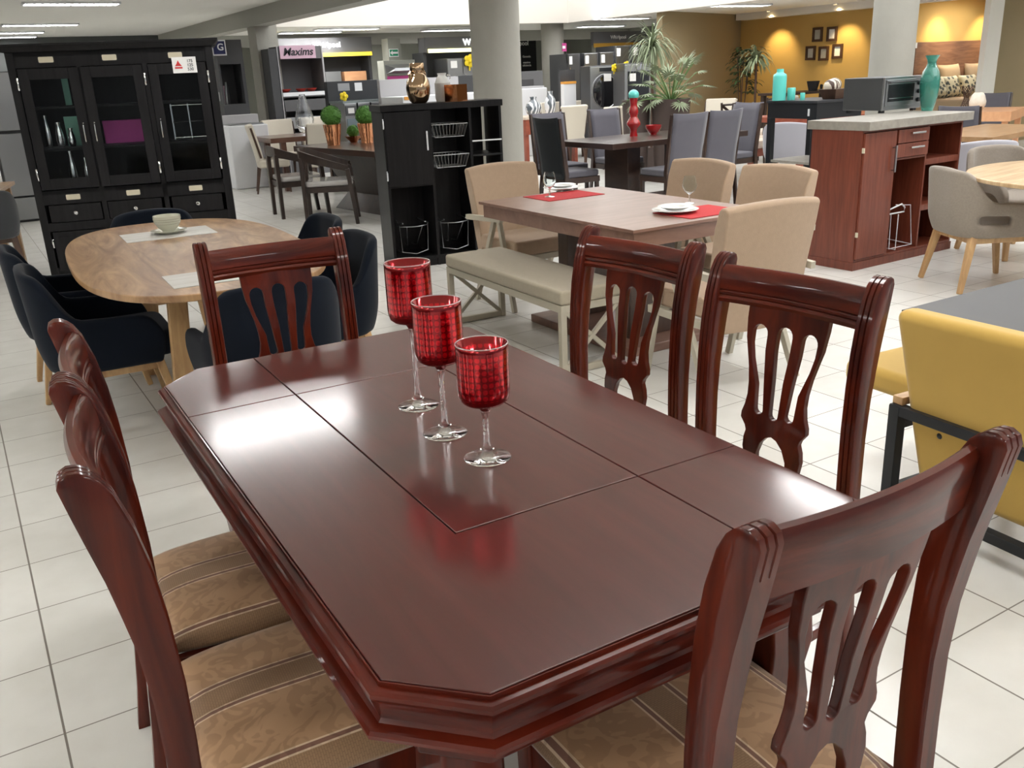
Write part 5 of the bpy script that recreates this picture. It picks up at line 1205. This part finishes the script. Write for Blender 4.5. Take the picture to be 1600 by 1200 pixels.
cz = n_.nodes.new('ShaderNodeValToRGB'); cz.color_ramp.interpolation = 'CONSTANT'; cz.color_ramp.elements[0].color = (.03, .04, .04, 1); cz.color_ramp.elements[1].position = .45; cz.color_ramp.elements[1].color = (.45, .42, .30, 1); lk(n_, wz.outputs['Distance'], cz.inputs[0]); lk(n_, cz.outputs[0], b_.inputs['Base Color'])
pillow(byY(1488, 120, 10.14).x, 10.14, .765, .62, .56, 12, TANF, 'tan pillow leaning on the headboard, left of the pair'); pillow(byY(1530, 120, 10.14).x, 10.14, .765, .62, .56, 12, TANF, 'tan pillow leaning on the headboard, right of the pair')
pillow(byY(1471, 120, 9.92).x, 9.92, .765, .40, .38, 20, PATT, 'patterned black and green cushion, left of three on the bed'); pillow(byY(1491, 120, 9.9).x, 9.9, .765, .46, .38, 20, PATT, 'patterned cushion in the middle of three on the bed'); pillow(byY(1520, 120, 9.92).x, 9.92, .765, .46, .38, 20, PATT, 'patterned cushion, right of three on the bed')
t = thing('socket_plate', 'small white sign plate at the top left of the headboard', 'plate', byY(1429, 71, 10.35)); bx('plate', PAPER, t, -.06, .06, -.01, 0, -.045, .045)

# ------------------------------------------------------------------ appliance displays at the back
def unit(name, label, cat, pl, pr, pt, pb, Y, depth, m, floor=True, part='body', bev=.004):
    x0, x1, z0, z1 = span(pl, pr, pt, pb, Y)
    if floor: z0 = 0
    t = thing(name, label, cat, (x0, Y, z0)); bx(part, m, t, 0, x1-x0, 0, depth, 0, z1-z0, bev=bev); return t, x1-x0, z1-z0
Y = 15.3; x0, x1, z0, z1 = span(431, 503, 72, 200, Y); Wm, Hm = x1-x0, z1
mx = thing('display_tower', 'grey display tower under a pink Maxims sign with ovens built in', 'display', (x0, Y, 0)); zs = byY(467, 92, Y).z; zo = byY(467, 140, Y).z
bm = NB(); box(bm, 0, .02, 0, .6, 0, Hm); box(bm, Wm-.03, Wm, 0, .6, 0, Hm); box(bm, .02, Wm-.03, .56, .6, 0, Hm); box(bm, .02, Wm-.03, 0, .56, Hm-.03, Hm); box(bm, .02, Wm-.03, 0, .02, zs, Hm-.03); box(bm, .02, Wm-.03, 0, .56, zo-.12, zo-.04); box(bm, .02, Wm-.03, 0, .56, 0, .5); obj('body', bm, GREYP, mx)
bm = NB(); box(bm, Wm-.025, Wm-.0, -.012, 0, 0, Hm); box(bm, 0.0, .012, -.012, 0, 0, Hm); obj('edge_trim', bm, GREYL, mx)
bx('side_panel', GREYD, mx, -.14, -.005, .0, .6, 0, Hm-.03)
bx('shelf_front', WHITE, mx, .02, Wm-.03, -.02, 0, zo-.10, zo-.04); 
for k, z in enumerate((zo-.34, zo-.62, zo-.88)): bx('oven_drawer', STEEL if k else DSTEEL, mx, .03, Wm-.04, .0, .3, z, z+.18, bev=.004)
q0 = byY(436, 71, Y-.03); q1 = byY(494, 91, Y-.03); sg = thing('sign', 'pale pink sign reading Maxims on the grey display tower', 'sign', (q0.x, Y-.03, byY(465, 91.5, Y).z)); w_ = q1.x-q0.x; h_ = byY(465, 71, Y).z-byY(465, 91.5, Y).z
bx('board', PINKP, sg, 0, w_, 0, .02, 0, h_); text('lettering', 'Maxims', INK, .165, sg, (w_/2, -.004, h_*.5), shear=.25)
for k, (px, l) in enumerate(((445, 'left'), (470, 'middle'), (486, 'right'))):
    q = byY(px, 135, Y+.12); vase('dish', [(0, 0), (.05, 0), (.10, .05), (.09, .05), (.04, .012), (0, .012)], REDINK if k < 0 else MAT('coral_enamel', (.75, .08, .05), .3), 'small coral-red dish, %s of three under the Maxims sign' % l, 'dish', (q.x, Y+.12, zo-.035), n=18)
bx_ = thing('display_cloth', 'dark blue runner under the three coral dishes', 'cloth', (x0+.03, Y+.02, zo-.0395)); bx('cloth', MAT('dark_blue', (.012, .03, .07), .6), bx_, 0, Wm-.07, 0, .25, 0, .004)
# brand wall behind with backlit lettering
def brandwall(label, pl, pr, pt, pf, Y, tx, size, strip, rz=0, word='Whirlpool', m=EM_W):
    x0, x1, z0, z1 = span(pl, pr, pt, pf, Y); Wd = x1-x0; t = thing('brand_display', label, 'display', (x0, Y, 0))
    bx('fascia', GREYP, t, 0, Wd, 0, .3, z0, z1); bx('light_strip', strip, t, Wd*.03, Wd*.99, -.02, 0, z0-.01, z0+.06)
    bm = NB(); box(bm, 0, .06, .1, .6, 0, z0); box(bm, Wd-.06, Wd, .1, .6, 0, z0); box(bm, .06, Wd-.06, .56, .6, 0, z0); obj('recess', bm, GREYD, t)
    text('lettering', word, m, size, t, (tx*Wd, -.005, z0+(z1-z0)*.60), ext=.01); return t, Wd, z0
t, Wd, z0 = brandwall('grey brand display with backlit Whirlpool lettering and yellow strip, behind the Maxims tower', 424, 580, 59, 88, 18.2, .53, .14, EM_Y)
zz_ = byY(560, 125, 18.2).z; bx('cabinet_panel', PEACH, t, Wd*.70, Wd*.93, .08, .5, zz_-.1, byY(560, 111, 18.2).z); bx('built_in_oven', STEEL, t, Wd*.50, Wd*.66, .06, .5, zz_-.35, byY(515, 112, 18.2).z)
brandwall('grey brand display with backlit lettering and pale yellow tube light, left of the thick column', 663, 800, 57, 80, 16.9, .60, .17, EM_YW)
# french-door refrigerator under the tube light
x0, x1, z0, z1 = span(693, 739, 91, 170, 16.6); fr = thing('refrigerator', 'grey french-door refrigerator with a yellow bow under the tube light', 'refrigerator', (x0, 16.45, 0)); Wf = x1-x0
bx('body', DSTEEL, fr, 0, Wf, .02, .6, 0, z1, bev=.01); bx('left_door', STEEL, fr, 0, Wf*.49, -.02, .02, .7, z1-.01, bev=.006); bx('right_door', STEEL, fr, Wf*.51, Wf, -.02, .02, .7, z1-.01, bev=.006); bx('freezer_drawer', STEEL, fr, 0, Wf, -.02, .02, .05, .68, bev=.006)
for s in (.44, .53): bx('handle', CHROME, fr, Wf*s, Wf*s+.03, -.06, -.03, .85, z1-.3, bev=.004)
bx('price_label', PAPER, fr, .06, .2, -.024, -.02, z1-.18, z1-.05)
def bow(loc, label, s=.1, rz=0):
    t = thing('gift_bow', label, 'bow', loc, rz, 'yellow gift bows on the appliances'); bm = NB()
    for k in range(5):
        a = 2*PI*k/5; bmesh.ops.create_uvsphere(bm, u_segments=10, v_segments=6, radius=s*.42, matrix=Matrix.Translation((s*.5*math.cos(a), -.02, s*.5*math.sin(a))) @ Matrix.Diagonal((1, .5, 1, 1)))
    bmesh.ops.create_uvsphere(bm, u_segments=10, v_segments=6, radius=s*.3, matrix=Matrix.Translation((0, -.05, 0))); obj('loop', bm, YELFL, t); bx('tail', YELFL, t, -s*.1, s*.1, -.01, 0, -s*1.3, 0)
q = byY(733, 95, 16.4); bow(q, 'yellow bow on the upper corner of the french-door refrigerator', .14)
# exit sign on a slim pilaster, range hood display
t, w_, h_ = unit('pilaster', 'slim grey pilaster carrying the green arrow sign', 'pillar', 605, 625, 60, 95, 17.5, .3, WALLG)
q = byY(615.5, 82.5, 17.48); ex = thing('exit_sign', 'green and white safety sign with a left arrow on the pilaster', 'sign', (q.x, 17.48, q.z)); bx('board', WHITE, ex, -.10, .10, 0, .012, -.075, .075)
bm = NB(); prism(bm, [(-.085, 0), (-.03, .045), (-.03, .018), (.085, .018), (.085, -.018), (-.03, -.018), (-.03, -.045)], 0, .003, mtx=Matrix.Translation((0, -.001, 0)) @ Matrix.Rotation(PI/2, 4, 'X')); a_o = obj('arrow', bm, WHITE, ex)
bx('green_field', GREENS, ex, -.09, .09, -.0006, 0, -.06, .06); a_o.location = (0, -.003, 0)
t, w_, h_ = unit('hood_display', 'pale display panel with a range hood and magenta band', 'display', 599, 648, 94, 180, 16.9, .3, WALLG)
zt_ = byY(625, 103, 16.9).z; bm = NB(); hexa(bm, [(w_*.1, -.32, zt_-.09), (w_*.8, -.32, zt_-.09), (w_*.9, 0, zt_-.14), (.04, 0, zt_-.14)], [(w_*.15, -.30, zt_-.04), (w_*.8, -.30, zt_-.04), (w_*.95, 0, zt_+.03), (.02, 0, zt_+.03)]); obj('range_hood', bm, STEEL, t)
zp = byY(625, 121, 16.9).z; bx('magenta_band', MAGE, t, .05, w_, -.02, 0, zp-.04, zp+.03)
# dishwasher / stove display and white counters
t, w_, h_ = unit('stove_display', 'black stand of stainless stoves and dishwashers with blue labels, behind the boxwood balls', 'display', 510, 592, 126, 141, 12.6, .12, BLKT)
zc = byY(550, 144, 12.5).z; zb = byY(550, 160, 12.5).z
for k in range(4):
    a_ = w_*k/4; u = obj('stove', (lambda bm: (box(bm, a_+.01, a_+w_/4-.01, -.55, -.02, 0, zb),) and bm)(NB()), STEEL, t, bev=.006); bx('control_panel', DSTEEL, u, a_+.02, a_+w_/4-.02, -.57, -.55, zb-.16, zb-.03); bx('price_label', PAPER, u, a_+.05, a_+w_/4-.06, -.575, -.57, zb-.13, zb-.06)
    bx('door', MAT('stove_blue_grey', (.24, .30, .33), .3, .5), u, a_+.03, a_+w_/4-.03, -.565, -.55, .1, zb-.2)
bx('hob', MAT('hob_glass', (.30, .34, .34), .15, .3), t, 0, w_, -.54, -.01, zb+.001, zb+.03)
bx('poster', STEEL, t, w_*.20, w_*.42, -.004, 0, h_-.13, h_-.03); bx('poster', WHITE, t, w_*.52, w_*.66, -.004, 0, h_-.14, h_-.03)
q = byY(536, 147, 12.3); bow((q.x, 12.3, zb+.09), 'yellow bow lying on the stainless hob', .07)
t, w_, h_ = unit('display_counter', 'long pale grey display counter wall behind the gold vase', 'display', 592, 716, 122, 150, 11.8, .08, GREYL)
bx('worktop', WHITE, t, 0, w_+.2, -.7, -.01, 0, h_-.22, bev=.01); bx('edge', ORNG, t, .02, w_*.25, -.71, -.70, h_-.26, h_-.22)
t2, w_, h_ = unit('display_counter', 'low dark grey counter wall between the thick column and the refrigerator', 'display', 716, 776, 117, 140, 12.2, .08, GREYD); 
# white washing machines and stove tops between the columns
t, w_, h_ = unit('divider_wall', 'low grey divider wall between the two round columns', 'divider', 812, 848, 111, 130, 15.5, .1, GREYP)
x0, x1, z0, z1 = span(790, 846, 138, 190, 14.9); wm = thing('washing_machine', 'white washing machine seen between the two round columns', 'washing machine', (x0, 14.7, 0)); bx('body', WHITE, wm, 0, x1-x0, 0, .6, 0, z1, bev=.02); bx('lid', GREYL, wm, .03, x1-x0-.03, .05, .5, z1, z1+.03, bev=.008); bx('control_panel', DSTEEL, wm, .02, x1-x0-.02, .42, .58, z1+.03, z1+.16, bev=.01)
q = byY(823, 88, 21.95); po = thing('poster', 'black poster with white lettering between the columns', 'poster', (q.x, 21.93, q.z)); bx('board', BLACKD, po, -.45, .30, 0, .02, -.50, .50); text('lettering', 'Whirlpool', PAPER, .16, po, (-.28, -.004, .33)); text('small_lettering', 'Garantia\n\nmaxima\neficiencia', PAPER, .075, po, (-.02, -.004, -.12))
# front-loading washers
def frontloader(label, pl, pr, pt, Y, wd=.62):
    q = byY(pl, pt, Y); x1 = byY(pr, pt, Y).x; w_ = (x1-q.x)*.84; zt_ = q.z
    t = thing('front_load_washer', label, 'washing machine', (q.x, Y, 0), -20); bx('plinth', GREYD, t, 0, w_, .02, .6, 0, zt_-.95); bx('body', DSTEEL, t, 0, w_, .02, .62, zt_-.95, zt_, bev=.01)
    bx('front_panel', STEEL, t, 0, w_, 0, .02, zt_-.95, zt_-.02, bev=.006); return t, w_, zt_
t, w_, zt_ = frontloader('graphite front-loading washer with a big oval black door behind the cream chairs', 922, 969, 103, 13.2)
bm = NB(); M_ = Matrix.Translation((w_*.5, 0, zt_-.43)) @ Matrix.Rotation(PI/2, 4, 'X')
lathe(bm, [(w_*.40, 0), (w_*.43, .02), (w_*.46, .02), (w_*.47, 0)], 40); bmesh.ops.transform(bm, matrix=M_ @ Matrix.Diagonal((1, 1.15, 1, 1)), verts=bm.verts); obj('door_ring', bm, CHROME, t)
bm = NB(); lathe(bm, [(0, .04), (w_*.25, .035), (w_*.40, .015), (w_*.42, 0)], 40); bmesh.ops.transform(bm, matrix=M_ @ Matrix.Diagonal((1, 1.15, 1, 1)), verts=bm.verts); obj('door', bm, MAT('black_gloss', (.01, .01, .012), .08, coat=1), t)
bx('control_panel', BLKM, t, w_*.3, w_*.7, -.005, 0, zt_-.10, zt_-.04); bx('price_label', PAPER, t, w_*.42, w_*.66, -.05, -.046, zt_-.26, zt_-.14)
q = byY(959, 106, 12.66); bow(q, 'yellow bow on the corner of the graphite washer', .075)
t, w_, zt_ = frontloader('silver washer with square black glass door, behind the turquoise ball', 976, 1015, 99, 12.2)
bx('door', MAT('black_gloss2', (.01, .01, .012), .1, coat=1), t, w_*.12, w_*.95, -.02, 0, zt_-.75, zt_-.12, bev=.02); bx('price_label', PAPER, t, w_*.18, w_*.42, -.026, -.02, zt_-.28, zt_-.16)
bm = NB(); lathe(bm, [(0, .02), (.05, .02), (.055, 0)], 20); bmesh.ops.transform(bm, matrix=Matrix.Translation((w_*.55, 0, zt_-.065)) @ Matrix.Rotation(PI/2, 4, 'X'), verts=bm.verts); obj('dial', bm, CHROME, t)
q = byY(978, 102, 12.35); bow(q, 'yellow bow between the two front-loading washers', .075)
t, w_, h_ = unit('divider_wall', 'white low divider with an orange top edge beside the slim column', 'divider', 881, 900, 131, 160, 13.6, .1, WHITE); bx('edge', ORNG, t, 0, w_, -.01, .1, h_, h_+.04); bx('backing', GREYD, t, 0, w_*1.2, .10, .16, 0, byY(888, 109, 13.6).z)
# refrigerators along the side wall
for k, (pl, pr, pt, m, l) in enumerate(((887, 904, 84, DSTEEL, 'dark grey refrigerator, first of the row from the slim column'), (912, 932, 83, STEEL, 'silver refrigerator, second of the row from the slim column'), (937, 957, 81.5, STEEL, 'silver refrigerator, third of the row from the slim column'),
                                        (961, 982, 71.5, STEEL, 'taller silver refrigerator, fourth in the row below the grey fascia'), (987, 1010, 70, DSTEEL, 'tall grey refrigerator at the right end of the row, behind the dracaena'))):
    Yk = 15.4; q = byY(pl, pt, Yk); x1 = byY(pr, pt, Yk).x; w_ = x1-q.x; t = thing('refrigerator', l, 'refrigerator', (q.x, Yk, 0), 0, 'refrigerators below the grey fascia')
    bx('body', GREYD, t, 0, w_*1.22, .03, .65, 0, q.z, bev=.008); bx('door', m, t, 0, w_, -.02, .03, .55, q.z-.01, bev=.006); bx('freezer_drawer', m, t, 0, w_, -.02, .03, .05, .53, bev=.006); bx('handle', CHROME, t, w_*.05, w_*.1, -.05, -.03, .8, q.z-.25); bx('price_label', PAPER, t, w_*.08, w_*.34, -.026, -.02, q.z-.20, q.z-.05)
x0, x1, z0, z1 = span(927, 1012, 49, 69, 16.3); t = thing('fascia_sign', 'grey fascia with white Whirlpool lettering and a yellow lower edge, above the refrigerators', 'sign', (x0, 16.3, z0)); w_ = x1-x0; bx('board', GREYP, t, 0, w_, 0, .1, 0, z1-z0); bx('edge', MAT('amber_edge', (.55, .30, .04), .5), t, 0, w_, -.02, 0, -.05, .03); text('lettering', 'Whirlpool', PAPER, .10, t, (w_*.45, -.004, (z1-z0)*.55))
bm = NB(); box(bm, .1, w_-.1, .1, .2, -(z0), 0); obj('support', bm, WALLG, t)
q = byY(886.5, 73, 15.3); t = thing('hanging_tag', 'magenta price tag beside the slim column', 'tag', (q.x, 15.4, q.z)); bx('tag', MAGE, t, -.05, .05, 0, .01, -.08, .07); bx('print', PAPER, t, -.045, .02, -.003, 0, -.03, .02); bm = NB(); bar(bm, (.03, .005, -.08), (.06, .005, -.3), .01); obj('stick', bm, BLKM, t)
# left edge: refrigerators, grey desk chair, tower behind the hutch
x0, x1, z0, z1 = span(-30, 24, 112, 245, 12.8); t = thing('refrigerator', 'stainless refrigerator at the left edge behind the hutch', 'refrigerator', (x0, 12.8, 0)); w_ = x1-x0
bx('body', GREYD, t, 0, w_, .03, .7, 0, z1, bev=.01); bx('upper_door', STEEL, t, 0, w_, -.03, .03, z1*.62, z1-.01, bev=.01); bx('lower_door', STEEL, t, 0, w_, -.03, .03, .32, z1*.60, bev=.01); bx('drawer', STEEL, t, 0, w_, -.03, .03, .03, .30, bev=.01)
bm = NB(); bar(bm, (w_*.9, -.06, z1*.66), (w_*.9, -.06, z1*.9), .02); bar(bm, (w_*.9, -.06, .6), (w_*.9, -.06, z1*.56), .02); obj('handle', bm, CHROME, t)
x0, x1, z0, z1 = span(345, 376, 62, 160, 15.2); t = thing('display_tower', 'dark display tower with a blue framed badge behind the hutch', 'display', (x0-.1, 15.2, 0)); w_ = x1-x0+.1; zsh = byY(360, 163, 15.2).z
bm = NB(); box(bm, 0, .03, 0, .5, 0, z1); box(bm, w_-.05, w_, 0, .5, 0, z1); box(bm, .03, w_-.05, .46, .5, 0, z1); box(bm, .03, w_-.05, 0, .46, z1-.36, z1); box(bm, .03, w_-.05, 0, .46, 0, zsh); obj('body', bm, GREYD, t)
q = byY(342.5, 74, 15.15); bx('badge_frame', WHITE, t, q.x-x0+.1-.11, q.x-x0+.1+.11, -.03, -.001, q.z-.12, q.z+.11); bx('badge', MAT('badge_blue', (.01, .015, .08), .4), t, q.x-x0+.1-.09, q.x-x0+.1+.09, -.04, -.03, q.z-.10, q.z+.09); text('lettering', 'LG'[1:], WHITE, .14, t, (q.x-x0+.1+.02, -.042, q.z))
q = byY(360, 160, 15.2); t = thing('clothes_iron', 'white and pink clothes iron standing on its heel in the dark tower', 'iron', (q.x, 15.32, zsh), 60)
bm = NB(); prism(bm, [(-.09, 0), (.09, 0), (.085, .12), (.05, .26), (0, .34), (-.05, .26), (-.085, .12)], -.015, .015, mtx=Matrix.Rotation(PI/2, 4, 'X')); obj('soleplate', bm, STEEL, t, bev=.004)
bm = NB(); prism(bm, [(-.07, .01), (.07, .01), (.06, .12), (.03, .24), (0, .29), (-.03, .24), (-.06, .12)], -.07, -.02, mtx=Matrix.Rotation(PI/2, 4, 'X')); obj('body', bm, PINKP, t, bev=.012); bm = NB(); tube(bm, [(0, .06, .04), (0, .12, .06), (0, .12, .18), (0, .06, .22)], .02); obj('handle', bm, WHITE, t)
x0, x1, z0, z1 = span(352, 392, 165, 300, 12.9); t = thing('top_load_washer', 'white top-loading washer beside the white high-back chair, behind the hutch', 'washing machine', (byY(361, 230, 14.0).x, 14.0, 0)); bx('body', WHITE, t, 0, .6, 0, .6, 0, .93, bev=.02); bx('control_panel', GREYL, t, 0, .6, .45, .6, .93, 1.07, bev=.01); bx('lid', STEEL, t, .05, .55, .03, .42, .93, .95, bev=.01)
dk = plain_table('dark fabric-fronted table with a light wood top at the left edge, beside the hutch', -.32, 9.3, -12, 1.5, .8, .76, WALNL, .03)
lc = armchair('dark grey armchair with walnut frame at the left edge, in front of the light-topped table', MAT('dark_grey_fabric', (.035, .038, .042), .9, sheen=.3), 'dark grey armchairs', backh=.80, slot=False, legs=WALND, armh=.6, base=.40); lc.location = (.12, 8.62, 0); lc.rotation_euler.z = R(190)
